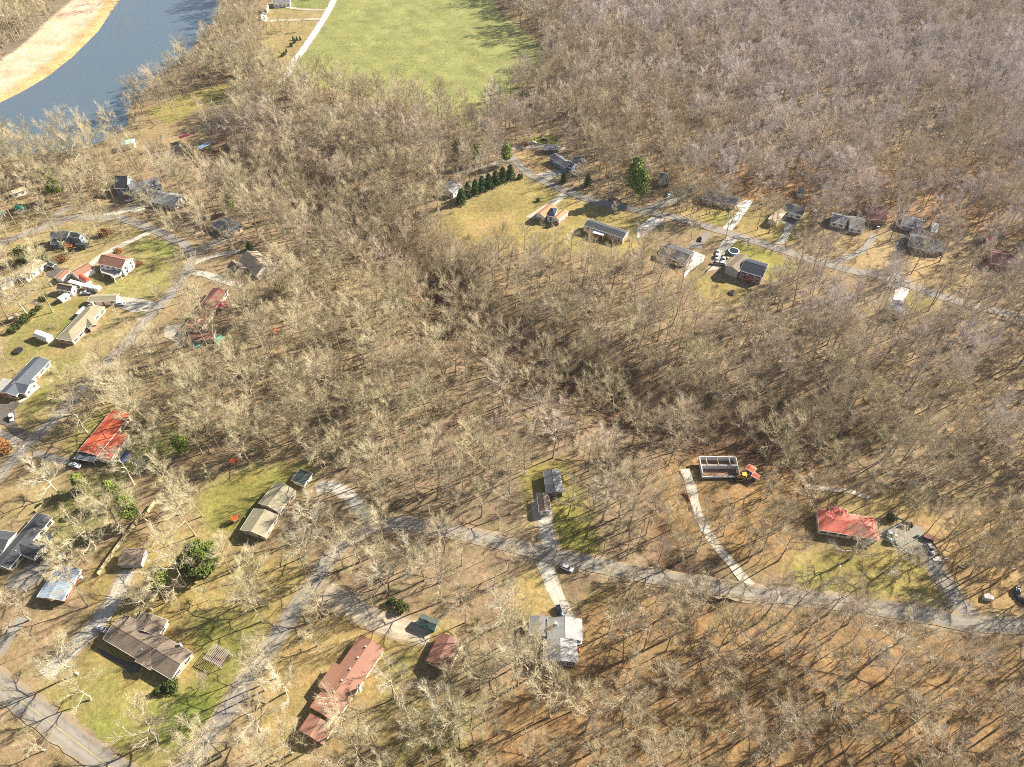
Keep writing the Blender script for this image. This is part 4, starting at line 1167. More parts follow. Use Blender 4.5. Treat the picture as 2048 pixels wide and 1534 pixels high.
house('ranch_house', 'grey house with white middle gable among bare trees', 'house', 'white-middle house',
      [('q', (640, 395), (775, 425), (665, 315), dict(eave=3.2, pitch=.35, roof='r_grey', wall='white')),
       ('q', (800, 445), (925, 465), (830, 348), dict(eave=3.2, pitch=.35, roof='r_grey', wall='white'))], 0.2)
house('house', 'dark maroon-brown house uphill from the parked black car', 'house', 'dark maroon house',
      [('q', (960, 372), (1120, 385), (1000, 255), dict(eave=3.6, pitch=.45, roof='r_maroon', wall='brick'))], 0.2)
house('ranch_house', 'light grey house with pale sheds at the far end of the estate', 'house', 'light grey estate house',
      [('r', (78, 182), (230, 222), (118, 108), dict(eave=3.0, pitch=.35, roof='r_grey', wall='greywall')),
       ('r', (300, 230), (345, 240), (325, 165), dict(eave=2.8, pitch=.3, roof='r_white', wall='white', wins=None))], 0.3)
house('ranch_house', 'dark slate house striped by branches in front of the light grey estate house', 'house', 'branch-striped slate house',
      [('r', (130, 335), (300, 375), (170, 245), dict(eave=3.2, pitch=.35, roof='r_slate', wall='darkwall')),
       ('r', (315, 372), (412, 375), (335, 295), dict(eave=3.2, pitch=.35, roof='r_slate', wall='darkwall'))], 0.25)
house('ranch_house', 'deep maroon-roofed house with pinkish porch at the eastern edge', 'house', 'deep maroon house',
      [('r', (740, 462), (905, 492), (760, 362), dict(eave=3.4, pitch=.35, roof='r_maroon', wall='brick'))], 0.25)
house('shed', 'small faded pink-roofed shed behind the deep maroon house', 'shed', 'pink-roofed shed',
      [('r', (705, 302), (755, 312), (725, 262), dict(eave=2.8, pitch=.3, roof='r_salmon', wall='darkwall', wins=None))], .6)
house('house', 'compact grey gabled house at the end of the short white drive', 'house', 'compact gabled house',
      [('x', (790, 1168), (828, 1082), (935, 1195), dict(eave=4.0, pitch=.5, roof='r_grey', wall='cream'))], 0.6)
house('ranch_house', 'dark-roofed house with white fascia beside the pale concrete patio', 'house', 'dark patio house',
      [('w', (175, 705), (410, 795), (60, 800), dict(eave=3.0, pitch=.3, roof='r_dark', wall='darkwall'))], 0.45)
# ---- far north
house('house', 'cream farmhouse at the river end of the upper gravel drive', 'house', 'cream farmhouse',
      [('t', (450, 110), (480, 125), (470, 80), dict(eave=5.0, pitch=.7, roof='r_grey', wall='white')),
       ('t', (490, 70), (530, 70), (495, 45), dict(eave=4.0, pitch=.6, roof='r_tan', wall='cream'))], .8)
house('house', 'grey house with white porch beyond the cream farmhouse', 'house', 'far porch house',
      [('t', (580, 28), (715, 20), (590, -10), dict(eave=4.0, pitch=.4, roof='r_grey', wall='white'))], .7)
house('barn', 'pale grey barn with white end beside the riverside wood', 'barn', 'pale riverside barn',
      [('t', (120, 370), (235, 375), (165, 325), dict(eave=3.2, pitch=.35, roof='r_lgrey', wall='white')),
       ('t', (250, 360), (340, 360), (265, 335), dict(eave=3.0, pitch=.3, roof='r_grey', wall='white'))], .65)
house('house', 'tall cream house deep in the wood below the green field', 'house', 'tall cream house',
      [('t', (790, 660), (880, 640), (800, 610), dict(eave=6.0, pitch=.8, roof='r_grey', wall='cream')),
       ('t', (700, 745), (790, 720), (690, 715), dict(eave=4.5, pitch=.5, roof='r_tan', wall='cream'))], .55)
house('cottage', 'white-ended cottage in the wood west of the tall cream house', 'cottage', 'white-ended cottage',
      [('t', (450, 735), (530, 770), (470, 695), dict(eave=3.6, pitch=.5, roof='r_grey', wall='white'))], .5)

# ------------------------------------------------------------------ unfinished house
def wallpiece(par, p, q, z1, w=.35, mt='blockwall', name='wall', z0=0.0):
    p = Vector(p); q = Vector(q)
    d = q - p
    MB().box(0, d.length, -w / 2, w / 2, z0, z1).build(name, M[mt], par, False, (p.x, p.y, 0), math.atan2(d.y, d.x))


fa, fb_, fc, fd = (Vector(G(*zp('k', *q), 2.6)[:2]) for q in ((500, 278), (1122, 288), (1190, 580), (565, 590)))
fo = (fa + fc) / 2
fh = thing('house_foundation', 'roofless pale block foundation walls with three joists laid across', 'foundation', (fo.x, fo.y, 0), 0, None, 'block foundation')
fa, fb_, fc, fd = (p - fo for p in (fa, fb_, fc, fd))
inn = lambda p, q, t: p + (q - p) * t
wallpiece(fh, fa, inn(fa, fb_, .999), 2.6)
wallpiece(fh, inn(fb_, fc, .03), inn(fb_, fc, .97), 2.6)
wallpiece(fh, fd, fc, 1.2)
wallpiece(fh, inn(fa, fd, .03), inn(fa, fd, .97), 2.6)
m0, m1 = inn(fa, fd, .48), inn(fb_, fc, .48)
wallpiece(fh, inn(m0, m1, .02), inn(m0, m1, .98), 2.6)
for t in (.17, .48, .8):
    wallpiece(fh, inn(inn(fa, fb_, t), inn(m0, m1, t), -.01), inn(inn(fa, fb_, t), inn(m0, m1, t), 1.01), 2.86, .22, 'wood', 'joist', 2.603)
slab = [inn(fa, fc, .02), inn(fb_, fd, .02), inn(fc, fa, .02), inn(fd, fb_, .02)]
mobj('floor', [(*p, .06) for p in slab], [(0, 3, 2, 1)], M['claysoil'], fh)
PADS.append([tuple(p + fo) for p in (fa, fb_, fc, fd)])
house('shed', 'red-roofed site shed with blue and white side beside the block foundation', 'shed', 'blue-sided site shed',
      [('k', (1290, 482), (1420, 560), (1350, 405), dict(eave=2.6, pitch=.2, roof='r_red', wall='bluewall', wins=None, fascia='white'))], .95)
house('shed', 'smaller red-roofed site shed with white edge next to the yellow bulldozer', 'shed', 'smaller red site shed',
      [('k', (1385, 605), (1490, 668), (1470, 560), dict(eave=2.4, pitch=.15, roof='r_red', wall='darkwall', wins=None, fascia='white'))], .95)


# ------------------------------------------------------------------ vehicles
def aim(k, p, q):
    a = Vector(G(*zp(k, *p))[:2]); b_ = Vector(G(*zp(k, *q))[:2])
    c = (a + b_) / 2
    d = b_ - a
    return (c.x, c.y, 0.0), math.atan2(d.y, d.x)


def loft(sections):
    """sections: (x, half width, z0, z1, shoulder) -> closed body along x"""
    mb = MB()
    n = 8
    vs_ = []
    for x, w, z0, z1, sh in sections:
        vs_ += [(x, -w * .92, z0), (x, -w, z0 + (z1 - z0) * .35), (x, -w * .97, z0 + (z1 - z0) * .8), (x, -w * sh, z1),
                (x, w * sh, z1), (x, w * .97, z0 + (z1 - z0) * .8), (x, w, z0 + (z1 - z0) * .35), (x, w * .92, z0)]
    fs = []
    for k in range(len(sections) - 1):
        for i in range(n):
            fs.append((k * n + i, (k + 1) * n + i, (k + 1) * n + (i + 1) % n, k * n + (i + 1) % n))
    fs.append(tuple(range(n)))
    e = (len(sections) - 1) * n
    fs.append(tuple(e + i for i in range(n - 1, -1, -1)))
    return mb.add(vs_, fs)


def wheels(par, xs, w, r=.36):
    if 'tyre' not in CACHE:
        t = MB().add(*wheel_geo(.36, .24)); rm = MB().add(*wheel_geo(.22, .26))
        for nm, g_, mt in (('tyre', t, 'dark'), ('rim', rm, 'metal')):
            me = bpy.data.meshes.new(nm); me.from_pydata(g_.v, [], g_.f); me.materials.append(M[mt]); CACHE[nm] = me
    for x in xs:
        for s in (-1, 1):
            o = link('wheel', CACHE['tyre'], par, (x, s * (w - .1), r))
            link('rim', CACHE['rim'], o)


def wheel_geo(r, w):
    n = 14
    vs_ = []
    for y in (-w / 2, w / 2):
        for i in range(n):
            t = 2 * math.pi * i / n
            vs_.append((r * math.cos(t), y, r * math.sin(t)))
    fs = [(i, n + i, n + (i + 1) % n, (i + 1) % n) for i in range(n)] + [tuple(range(n)), tuple(range(2 * n - 1, n - 1, -1))]
    return vs_, fs


def lamps(o, xf, xr, w, z):
    for s in (-1, 1):
        MB().box(xf - .03, xf + .03, s * w * .72 - .2, s * w * .72 + .2, z, z + .16).build('headlight', M['lamp_w'], o)
        MB().box(xr - .03, xr + .03, s * w * .76 - .14, s * w * .76 + .14, z + .1, z + .34).build('tail_light', M['lamp_r'], o)


def car(kind, colour, key, rear, front, label, cat, short=None, group=None):
    loc, rz = aim(key, rear, front)
    name = {'suv': 'parked_suv', 'sedan': 'parked_car', 'pickup': 'pickup_truck', 'van': 'parked_van'}[kind]
    o = thing(name, label, cat, (loc[0], loc[1], .06), rz, group, short)
    c = M['car_' + colour]
    VIS.append(([P(loc[0] + dx, loc[1] + dy, 1) for dx, dy in ((-2.6, -2.6), (2.6, -2.6), (2.6, 2.6), (-2.6, 2.6))], .98))
    if kind == 'sedan':
        loft([(-2.3, .80, .45, .85, .9), (-2.2, .88, .3, .98, .9), (-1.3, .9, .25, 1.02, .88), (1.0, .9, .25, .98, .88), (2.0, .88, .28, .84, .88), (2.3, .76, .4, .7, .9)]).build('body', c, o, True)
        loft([(-1.75, .72, .98, 1.04, .9), (-1.0, .74, .95, 1.38, .8), (.1, .74, .95, 1.42, .8), (.95, .76, .94, 1.02, .9)]).build('glass', M['glass'], o, True)
        loft([(-1.15, .60, 1.36, 1.43, .9), (-.5, .62, 1.38, 1.48, .9), (.25, .60, 1.38, 1.45, .9)]).build('roof', c, o, True)
        lamps(o, 2.24, -2.26, .86, .56); wheels(o, (-1.4, 1.42), .9)
    elif kind in ('suv', 'van'):
        h_ = 1.72 if kind == 'suv' else 2.0
        loft([(-2.35, .84, .5, .95, .9), (-2.28, .92, .32, 1.05, .92), (-1.3, .94, .3, 1.08, .9), (1.0, .94, .3, 1.05, .88), (2.1, .92, .32, .98, .88), (2.4, .82, .42, .82, .9)]).build('body', c, o, True)
        loft([(-2.2, .80, 1.02, 1.12, .95), (-1.95, .80, 1.02, h_ - .08, .85), (.2, .80, 1.02, h_ - .05, .85), (1.15, .82, 1.0, 1.08, .95)]).build('glass', M['glass'], o, True)
        loft([(-2.02, .70, h_ - .1, h_ - .02, .9), (-1.2, .71, h_ - .1, h_ + .03, .9), (.3, .68, h_ - .08, h_, .9)]).build('roof', c, o, True)
        for s in (-1, 1): MB().bar((-1.7, s * .6, h_ + .05), (.1, s * .6, h_ + .05), .03, n=4).build('roof_rail', M['metal'], o)
        lamps(o, 2.33, -2.33, .9, .66); wheels(o, (-1.45, 1.5), .94, .38)
    else:
        loft([(.55, .96, .42, 1.12, .92), (1.3, .96, .4, 1.12, .9), (2.5, .95, .42, 1.08, .88), (2.85, .86, .5, .9, .9)]).build('body', c, o, True)
        loft([(-1.15, .82, 1.1, 1.16, .95), (-.95, .82, 1.05, 1.74, .85), (.55, .82, 1.05, 1.76, .85), (1.25, .84, 1.08, 1.14, .95)]).build('glass', M['glass'], o, True)
        loft([(-1.2, .96, .42, 1.12, .92), (.55, .96, .42, 1.12, .92)]).build('cab', c, o, True)
        loft([(-1.0, .72, 1.7, 1.78, .9), (-.3, .73, 1.7, 1.84, .9), (.55, .70, 1.7, 1.79, .9)]).build('roof', c, o, True)
        b_ = MB().box(-2.85, -1.22, -.96, -.84, .45, 1.12).box(-2.85, -1.22, .84, .96, .45, 1.12).box(-2.9, -2.78, -.83, .83, .45, 1.12).box(-1.34, -1.23, -.83, .83, .45, 1.12).box(-2.77, -1.35, -.83, .83, .5, .62)
        b_.build('cargo_bed', c, o)
        lamps(o, 2.78, -2.9, .92, .72); wheels(o, (-1.95, 1.85), .96, .4)
    return o


car('suv', 'white', 'p0', (1122, 1133), (1146, 1143), 'white car parked on the road edge near the curved drive', 'car', 'white roadside car')
car('suv', 'navy', 'j', (810, 185), (872, 385), 'dark blue car on the curved concrete drive', 'car', 'dark blue car')
car('suv', 'white', 'd', (148, 830), (160, 925), 'white car alone on the dark curved drive of the slate-roofed brick house', 'car', 'white driveway car')
car('pickup', 'white', 'd', (1040, 1505), (890, 1462), 'white pickup truck outside the slate carport', 'pickup', 'white pickup')
car('pickup', 'grey', 'd', (1080, 1425), (945, 1390), 'grey pickup truck tucked beside the slate carport', 'pickup')
car('pickup', 'silver', 'f', (370, 545), (225, 475), 'silver pickup truck at the garage end of the long brick ranch', 'pickup', 'silver pickup')
car('sedan', 'black', 'e', (490, 935), (600, 830), 'black car close to the white end wall of the cross-shaped grey house', 'car', 'black yard car')
car('pickup', 'silver', 'a', (1060, 690), (1150, 690), 'silver pickup truck parked alongside the camper trailer', 'pickup')
car('pickup', 'white', 'a', (1620, 835), (1470, 815), 'white pickup truck on the drive of the L-shaped ranch', 'pickup', 'ranch-drive pickup')
car('sedan', 'white', 'b', (1730, 510), (1590, 540), 'white car on the cream drive by the big grey house', 'car', 'cream-drive car')
car('sedan', 'white', 'n', (640, 465), (640, 500), 'white car topmost in the parking row of the navy-roofed house', 'car', None, 'cars at the navy-roofed house')
car('suv', 'white', 'n', (620, 535), (620, 580), 'white car second in the parking row of the navy-roofed house', 'car', None, 'cars at the navy-roofed house')
car('suv', 'black', 'n', (785, 505), (790, 580), 'black car beside the round pool of the navy-roofed house', 'car', 'poolside black car', 'cars at the navy-roofed house')
car('pickup', 'white', 'n', (745, 590), (735, 625), 'white truck between the black car and the navy-roofed house wall', 'car', None, 'cars at the navy-roofed house')
car('suv', 'silver', 'n', (690, 675), (750, 680), 'silver car nearest the side wall of the navy-roofed house', 'car', None, 'cars at the navy-roofed house')
car('suv', 'tan', 'n', (630, 665), (545, 665), 'tan car lowest in the parking row of the navy-roofed house', 'car', None, 'cars at the navy-roofed house')
car('sedan', 'black', 'n', (340, 290), (345, 215), 'black car on the grey drive above the dark patio house', 'car', 'grey-drive black car')
car('suv', 'grey', 'l', (1090, 560), (1230, 600), 'dark grey car nearest the hip-roofed red house', 'car', 'dark grey car')
car('suv', 'teal', 'l', (1100, 640), (1240, 700), 'dark teal car in front of the dark grey car', 'car', 'dark teal car')
car('suv', 'silver', 'l', (1630, 720), (1680, 810), 'silver car by the brown bin shelter on the paved yard', 'car', 'silver yard car')
car('suv', 'navy', 'm', (1620, 760), (1640, 880), 'dark blue vehicle under trees at the road-side edge', 'car', 'edge-side blue vehicle')
car('sedan', 'navy', 'm', (1700, 930), (1800, 985), 'dark blue car cut off by the picture edge', 'car')
car('sedan', 'black', 'q', (1000, 460), (1050, 440), 'black car on the drive below the dark maroon house', 'car', 'estate black car')
car('sedan', 'teal', 'p', (440, 540), (500, 500), 'teal car on the wide grey drive of the green-grey house', 'car', 'teal car')
car('sedan', 'black', 'o', (275, 135), (350, 130), 'black car on grass above the wood-edge grey house', 'car', 'wood-edge black car')
car('sedan', 'white', 'o', (150, 175), (190, 170), 'white car beside the lane into the wood', 'car', 'lane-side white car')

# camper trailer
loc, rz = aim('a', (1030, 610), (1325, 670))
rv = thing('camper_trailer', 'long white camper trailer parked behind the L-shaped ranch', 'camper', (loc[0], loc[1], .05), rz, None, 'camper trailer')
MB().prism([(-1.25, .6), (1.25, .6), (1.3, 1.6), (1.25, 3.0), (0, 3.15), (-1.25, 3.0), (-1.3, 1.6)], -5.2, 4.6).build('body', M['white'], rv)
MB().prism([(-1.2, 1.5), (1.2, 1.5), (1.2, 3.2), (0, 3.4), (-1.2, 3.2)], 4.603, 6.0).build('front_bunk', M['white'], rv)
for x in (-3.5, -1, 1.5): MB().box(x, x + .7, -.35, .35, 3.1, 3.3).build('roof_hatch', M['greywall'], rv)
for x in (-3.8, -1.5, 2.2): MB().box(x, x + 1.1, -1.34, -1.28, 1.7, 2.4).build('window', M['glass'], rv)
MB().box(.2, .9, -1.34, -1.28, .8, 2.6).build('door', M['greywall'], rv)
MB().box(-4.8, 3.8, -1.33, -1.301, 1.25, 1.45).build('stripe', M['car_grey'], rv)
wheels(rv, (-1.2, -.3), 1.2)
VIS.append((Zs('a', [(1020, 590), (1330, 640), (1330, 690), (1030, 680)]), .98))

# bulldozer
loc, rz = aim('k', (1340, 640), (1100, 650))
bd = thing('bulldozer', 'yellow tracked bulldozer with black blade at the block foundation', 'bulldozer', (loc[0], loc[1], .03), rz, None, 'yellow bulldozer')
for s in (-1, 1):
    MB().prism([(s * 1.3 - .3, .05), (s * 1.3 + .3, .05), (s * 1.3 + .3, .9), (s * 1.3 - .3, .9)], -1.9, 1.9).build('track', M['dark'], bd)
loft([(-1.8, .8, .5, 1.5, .9), (0, .85, .5, 1.7, .9), (1.9, .75, .5, 1.5, .9), (2.2, .6, .6, 1.3, .9)]).build('body', M['yellowp'], bd)
MB().box(-1.4, .2, -.75, .75, 1.7, 2.7).build('cab', M['glass'], bd)
MB().box(-1.6, .4, -.9, .9, 2.703, 2.85).build('cab_roof', M['yellowp'], bd)
MB().prism([(-1.9, .05), (1.9, .05), (1.9, 1.3), (-1.9, 1.3)], 3.0, 3.2).build('blade', M['dark'], bd)
for s in (-1, 1): MB().bar((0, s * 1.7, .6), (3.0, s * 1.5, .5), .12).build('push_arm', M['yellowp'], bd)
MB().bar((1.1, .5, 1.5), (1.1, .5, 2.5), .08).build('exhaust', M['dark'], bd)
VIS.append((Zs('k', [(1030, 580), (1380, 570), (1390, 710), (1040, 720)]), .97))


# ------------------------------------------------------------------ yard things
def at(k, x, y, z=0):
    g_ = G(*zp(k, x, y))
    return (g_[0], g_[1], z)


def trampoline(k, x, y, r, label, mt='mat_blue', short=None):
    o = thing('trampoline', label, 'trampoline', at(k, x, y), 0, None, short)
    MB().ring(r * .86, r, .78, .9, 24).build('frame_pad', M['bluep'] if mt == 'mat_blue' else M['dark'], o)
    MB().disc(r * .855, .8, .83, 24).build('jump_mat', M[mt], o)
    for i in range(6):
        t = i * math.pi / 3
        MB().bar((r * .93 * math.cos(t), r * .93 * math.sin(t), 0), (r * .93 * math.cos(t), r * .93 * math.sin(t), .78 if mt != 'mat_blue' else 2.4), .05, n=5).build('leg', M['metal'], o)
    VIS.append(([P(o.location.x + r * dx, o.location.y + r * dy, 1) for dx, dy in ((-1, -1), (1, -1), (1, 1), (-1, 1))], .95))


trampoline('d', 1612, 1385, 2.7, 'round blue trampoline beside the long red-roofed house', 'mat_blue', 'blue trampoline')
trampoline('a', 240, 1425, 2.3, 'round black trampoline on the lawn below the white lawn shed', 'dark', 'black trampoline')
trampoline('n', 900, 1165, 2.0, 'round dark trampoline on grass below the red deck', 'dark', 'grass trampoline')

o = thing('swimming_pool', 'round above-ground pool with white rim beside the navy-roofed house', 'pool', at('n', 910, 470), 0, None, 'round pool')
MB().ring(2.75, 2.95, 0, 1.3, 28).build('pool_wall', M['r_blue'], o)
MB().ring(2.7, 3.1, 1.303, 1.4, 28).build('rim', M['white'], o)
MB().disc(2.745, .2, 1.15, 28).build('water', M['poolwater'], o)
VIS.append((Zs('n', [(840, 400), (980, 400), (980, 500), (840, 500)]), .97))

# pergola
loc, rz = aim('f', (1630, 850), (1840, 960))
pg = thing('pergola', 'open slatted wooden pergola on the lawn by the long brick ranch', 'pergola', (loc[0] + 1, loc[1] + 1, 0), rz, None, 'slatted pergola')
for x in (-3.2, 3.2):
    for y in (-2.6, 2.6):
        MB().box(x - .1, x + .1, y - .1, y + .1, 0, 2.6).build('post', M['greywood'], pg)
for y in (-2.6, 2.6): MB().box(-3.6, 3.6, y - .08, y + .08, 2.603, 2.8).build('beam', M['greywood'], pg)
sl = MB().box(-.07, .07, -3.1, 3.1, 2.803, 2.95)
me = bpy.data.meshes.new('slat'); me.from_pydata(sl.v, [], sl.f); me.materials.append(M['greywood'])
for i in range(11): link('slat', me, pg, (-3.4 + i * .68, 0, 0))
MB().box(-3, 3, -2.4, 2.4, .02, .12).build('floor', M['darkdeck'], pg)
MB().box(-1.6, 1.6, -.4, .4, .4, .5).build('bench', M['rust_deck'], pg)
VIS.append((Zs('f', [(1600, 700), (1900, 720), (1900, 1000), (1600, 980)]), .9))


def fence(k, pts, label, short, h=2.0, mt='fencewood'):
    P_ = [Vector(G(*zp(k, *q))[:2]) for q in pts]
    o = thing('board_fence', label, 'fence', (*P_[0], 0), 0, None, short)
    me_b = None
    for a, b_ in zip(P_[:-1], P_[1:]):
        d = b_ - a
        n = max(1, round(d.length / 2.4))
        L_ = d.length / n
        rz_ = math.atan2(d.y, d.x)
        for i in range(n):
            p = a + d * (i / n) - P_[0]
            MB().box(-.06, .06, -.06, .06, 0, h + .1).build('post', M[mt], o, False, (p.x, p.y, 0), rz_)
            pn = MB()
            w_ = L_ / 14
            for j in range(14):
                zt = h - .04 * ((j * 7 + i * 3) % 3)
                pn.box(j * w_ + .012, (j + 1) * w_ - .012, .064, .09, .05, zt)
            pn.box(0, L_, .03, .0615, .4, .5).box(0, L_, .03, .0615, 1.5, 1.6)
            q = pn.build('panel', M[mt], o, False, (p.x, p.y, 0), rz_)
    return o


fence('e', [(1265, 1095), (1500, 760), (1790, 380), (1900, 300), (1990, 170)], 'tall weathered board fence running behind the fence shed', 'tall board fence', 2.2)
fence('e', [(470, 290), (590, 190), (690, 80)], 'short board fence at the corner of the cross-shaped grey house', 'short board fence', 2.0)
VIS.append((Zs('e', [(1250, 1090), (1800, 360), (1850, 380), (1320, 1100)]), .8))


def playset(k, x, y, rz, label, short=None, mt='orange'):
    o = thing('play_set', label, 'play set', at(k, x, y), rz, None, short)
    for i in (-1, 1):
        for j in (-1, 1): MB().box(i * .9 - .07, i * .9 + .07, j * .9 - .07, j * .9 + .07, 0, 2.6).build('post', M['rust_deck'], o)
    MB().box(-1, 1, -1, 1, 1.3, 1.42).build('platform', M['wood'], o)
    MB().prism([(-1.2, 2.603), (0, 3.4), (1.2, 2.603)], -1.2, 1.2).build('canopy', M[mt], o)
    MB().add([(1, -.4, 1.4), (1, .4, 1.4), (3.6, .4, .2), (3.6, -.4, .2), (1, -.4, 1.3), (1, .4, 1.3), (3.6, .4, .1), (3.6, -.4, .1)],
             [(0, 3, 2, 1), (4, 5, 6, 7), (0, 4, 7, 3), (1, 2, 6, 5), (0, 1, 5, 4), (3, 7, 6, 2)]).build('slide', M[mt], o)
    MB().bar((-1, 0, 2.5), (-4, 0, 2.5), .07).bar((-4, 0, 2.5), (-4, -1.1, 0), .06).bar((-4, 0, 2.5), (-4, 1.1, 0), .06).build('swing_frame', M['rust_deck'], o)
    for xx in (-1.9, -3.0): MB().bar((xx, -.2, 2.45), (xx, -.2, .55), .02, n=4).bar((xx, .2, 2.45), (xx, .2, .55), .02, n=4).box(xx - .15, xx + .15, -.25, .25, .48, .54).build('swing', M['dark'], o)


playset('g', 335, 780, math.radians(200), 'orange play set at the back of the olive-roofed house', 'olive-yard play set')
playset('c', 1015, 280, math.radians(30), 'orange play set under trees past the hip-roofed garage', 'garage play set')
playset('g', 300, 55, math.radians(60), 'orange slide play set at the edge of the wood above the olive lawn', 'wood-edge play set')
playset('c', 1130, 1300, math.radians(75), 'orange play set in the wood east of the maroon-brown house', 'wood play set')
for q in (Zs('g', [(180, 700), (400, 700), (400, 860), (180, 860)]), Zs('c', [(970, 190), (1060, 200), (1060, 310), (970, 310)]), Zs('g', [(240, 0), (350, 0), (340, 100), (240, 100)])):
    VIS.append((q, .9))


def tarp(k, pts, h, mt, name, label, cat):
    q = [G(*zp(k, *p))[:2] for p in pts]
    c = (sum(p[0] for p in q) / len(q), sum(p[1] for p in q) / len(q))
    o = thing(name, label, cat, (*c, 0))
    n = len(q)
    b0 = [(p[0] - c[0], p[1] - c[1], 0) for p in q]
    b1 = [(p[0] * .9, p[1] * .9, h * rnd.uniform(.8, 1.1)) for p in b0]
    v_ = b0 + b1 + [(0, 0, h * 1.15)]
    f_ = [(i, (i + 1) % n, n + (i + 1) % n, n + i) for i in range(n)] + [(n + i, n + (i + 1) % n, 2 * n) for i in range(n)]
    mobj('cover', v_, f_, M[mt], o)
    lg = MB()
    for i in range(5): lg.bar((b0[0][0] * .6, b0[0][1] * .6 + i * .05, .15 + i * .08), (b0[n // 2][0] * .6, b0[n // 2][1] * .6 + i * .05, .15 + i * .08), .1)
    lg.build('contents', M['greywood'], o)
    return o


tarp('d', [(965, 1750), (1120, 1890), (1090, 1960), (940, 1820)], 1.5, 'dark', 'black_mound', 'long low black woodpile on the lawn below the white pickup', 'mound')  # long low black form with sloping sides
tarp('c', [(560, 1370), (620, 1300), (680, 1330), (600, 1390)], .9, 'tealp', 'covered_pile', 'teal-covered pile beside the red porch wing of the maroon-brown house', 'covered pile')
tarp('c', [(390, 1400), (450, 1380), (460, 1420), (400, 1430)], .8, 'tealp', 'covered_pile', 'small teal-covered heap at the lower end of the maroon-brown house', 'covered pile')
tarp('e', [(985, 1110), (1050, 1080), (1060, 1140), (1000, 1150)], .9, 'white', 'covered_pile', 'white-covered pile beside the white wall of the blue-grey trailer', 'covered pile')
tarp('e', [(750, 830), (840, 800), (830, 880), (750, 890)], .8, 'white', 'covered_pile', 'white-covered pile on the littered yard near the cross-shaped grey house', 'covered pile')
tarp('l', [(1690, 880), (1760, 850), (1810, 910), (1700, 910)], .4, 'white', 'sheet_stack', 'stack of white sheets at the side of the asphalt drive', 'sheet stack')
tarp('l', [(1840, 870), (1890, 860), (1900, 880), (1845, 885)], .3, 'white', 'sheet_stack', 'narrow white sheets on leaves past the larger white stack', 'sheet stack')
tarp('m', [(1100, 850), (1180, 840), (1270, 900), (1260, 950), (1110, 920)], 1.6, 'concrete', 'covered_trailer', 'pale covered trailer among trees at the road-side edge', 'trailer')
tarp('s', [(165, 330), (210, 305), (260, 340), (250, 375), (180, 370)], 1.6, 'white', 'covered_boat', 'white covered boat behind the evergreen-row house', 'boat')
tarp('j', [(1150, 920), (1190, 920), (1190, 980), (1150, 980)], 1.0, 'redp', 'covered_grill', 'small red-covered grill beside the lilac-gabled house', 'grill')
tarp('e', [(670, 1000), (720, 960), (740, 980), (690, 1020)], 1.2, 'redp', 'covered_mower', 'small red-covered mower at the top end of the blue-grey trailer', 'mower')
tarp('n', [(845, 860), (880, 800), (925, 830), (890, 880)], 2.0, 'white', 'covered_stair', 'white covered landing against the lilac side of the navy-roofed house', 'landing')

# bin shelter and trailer beside the hip-roofed red house
loc, rz = aim('l', (1570, 600), (1700, 650))
o = thing('bin_shelter', 'low brown timber shelter next to the silver car', 'shelter', (loc[0], loc[1], 0), rz, None, 'brown shelter')
for x in (-1.8, 1.8): MB().box(x - .08, x + .08, -.9, .9, 0, 1.5).build('side_wall', M['rust_deck'], o)
MB().box(-1.7, 1.7, .8, .9, 0, 1.5).build('back_wall', M['rust_deck'], o)
MB().box(-2.1, 2.1, -1.1, 1.1, 1.503, 1.6).build('roof', M['r_maroon'], o)
loc, rz = aim('l', (1290, 470), (1420, 470))
o = thing('utility_trailer', 'dark open-backed utility trailer with clutter beyond the dark grey car', 'trailer', (loc[0], loc[1], .05), rz, None, 'dark trailer')
MB().box(-1.8, 1.8, -1, 1, .5, .62).build('floor', M['dark'], o)
MB().box(-1.8, 1.8, .9, 1, .623, 2.2).build('side', M['r_dark'], o)
MB().box(1.7, 1.8, -1, .89, .623, 2.2).build('front_wall', M['r_dark'], o)
for i, mt in enumerate(('redp', 'greenwall', 'yellowp')):
    MB().box(-1.3 + i * .9, -.7 + i * .9, -.5, .1, .623, 1.2).build('crate', M[mt], o)
wheels(o, (0,), 1.1)
o = thing('wheeled_bin', 'green wheeled bin by the brown shelter', 'bin', at('l', 1500, 590), .3)
MB().prism([(-.35, .08), (.35, .08), (.42, 1.1), (-.42, 1.1)], -.4, .4).build('body', M['greenwall'], o)
MB().prism([(-.45, 1.103), (.45, 1.103), (.4, 1.22), (-.4, 1.22)], -.45, .45).build('lid', M['greenwall'], o)


def pole(k, x, y, h, label, short=None, cross=True, lamp=False, rz=.4):
    o = thing('utility_pole' if cross else 'lamp_post', label, 'utility pole' if cross else 'lamp post', at(k, x, y), rz, None, short)
    MB().bar((0, 0, 0), (0, 0, h), .17, .11, 8).build('pole', M['greywood'], o)
    if cross:
        MB().box(-1.2, 1.2, -.08, .08, h - .8, h - .62).build('crossarm', M['greywood'], o)
        for xx in (-1.1, 0.4, 1.1): MB().disc(.06, h - .617, h - .42, 8, xx, 0).build('insulator', M['white'], o)
    if lamp:
        MB().bar((0, 0, h - .3), (1.6, 0, h + .1), .05).build('bracket', M['metal'], o)
        MB().box(1.3, 2.0, -.18, .18, h + .0, h + .18).build('lamp_head', M['white'], o)
    return o


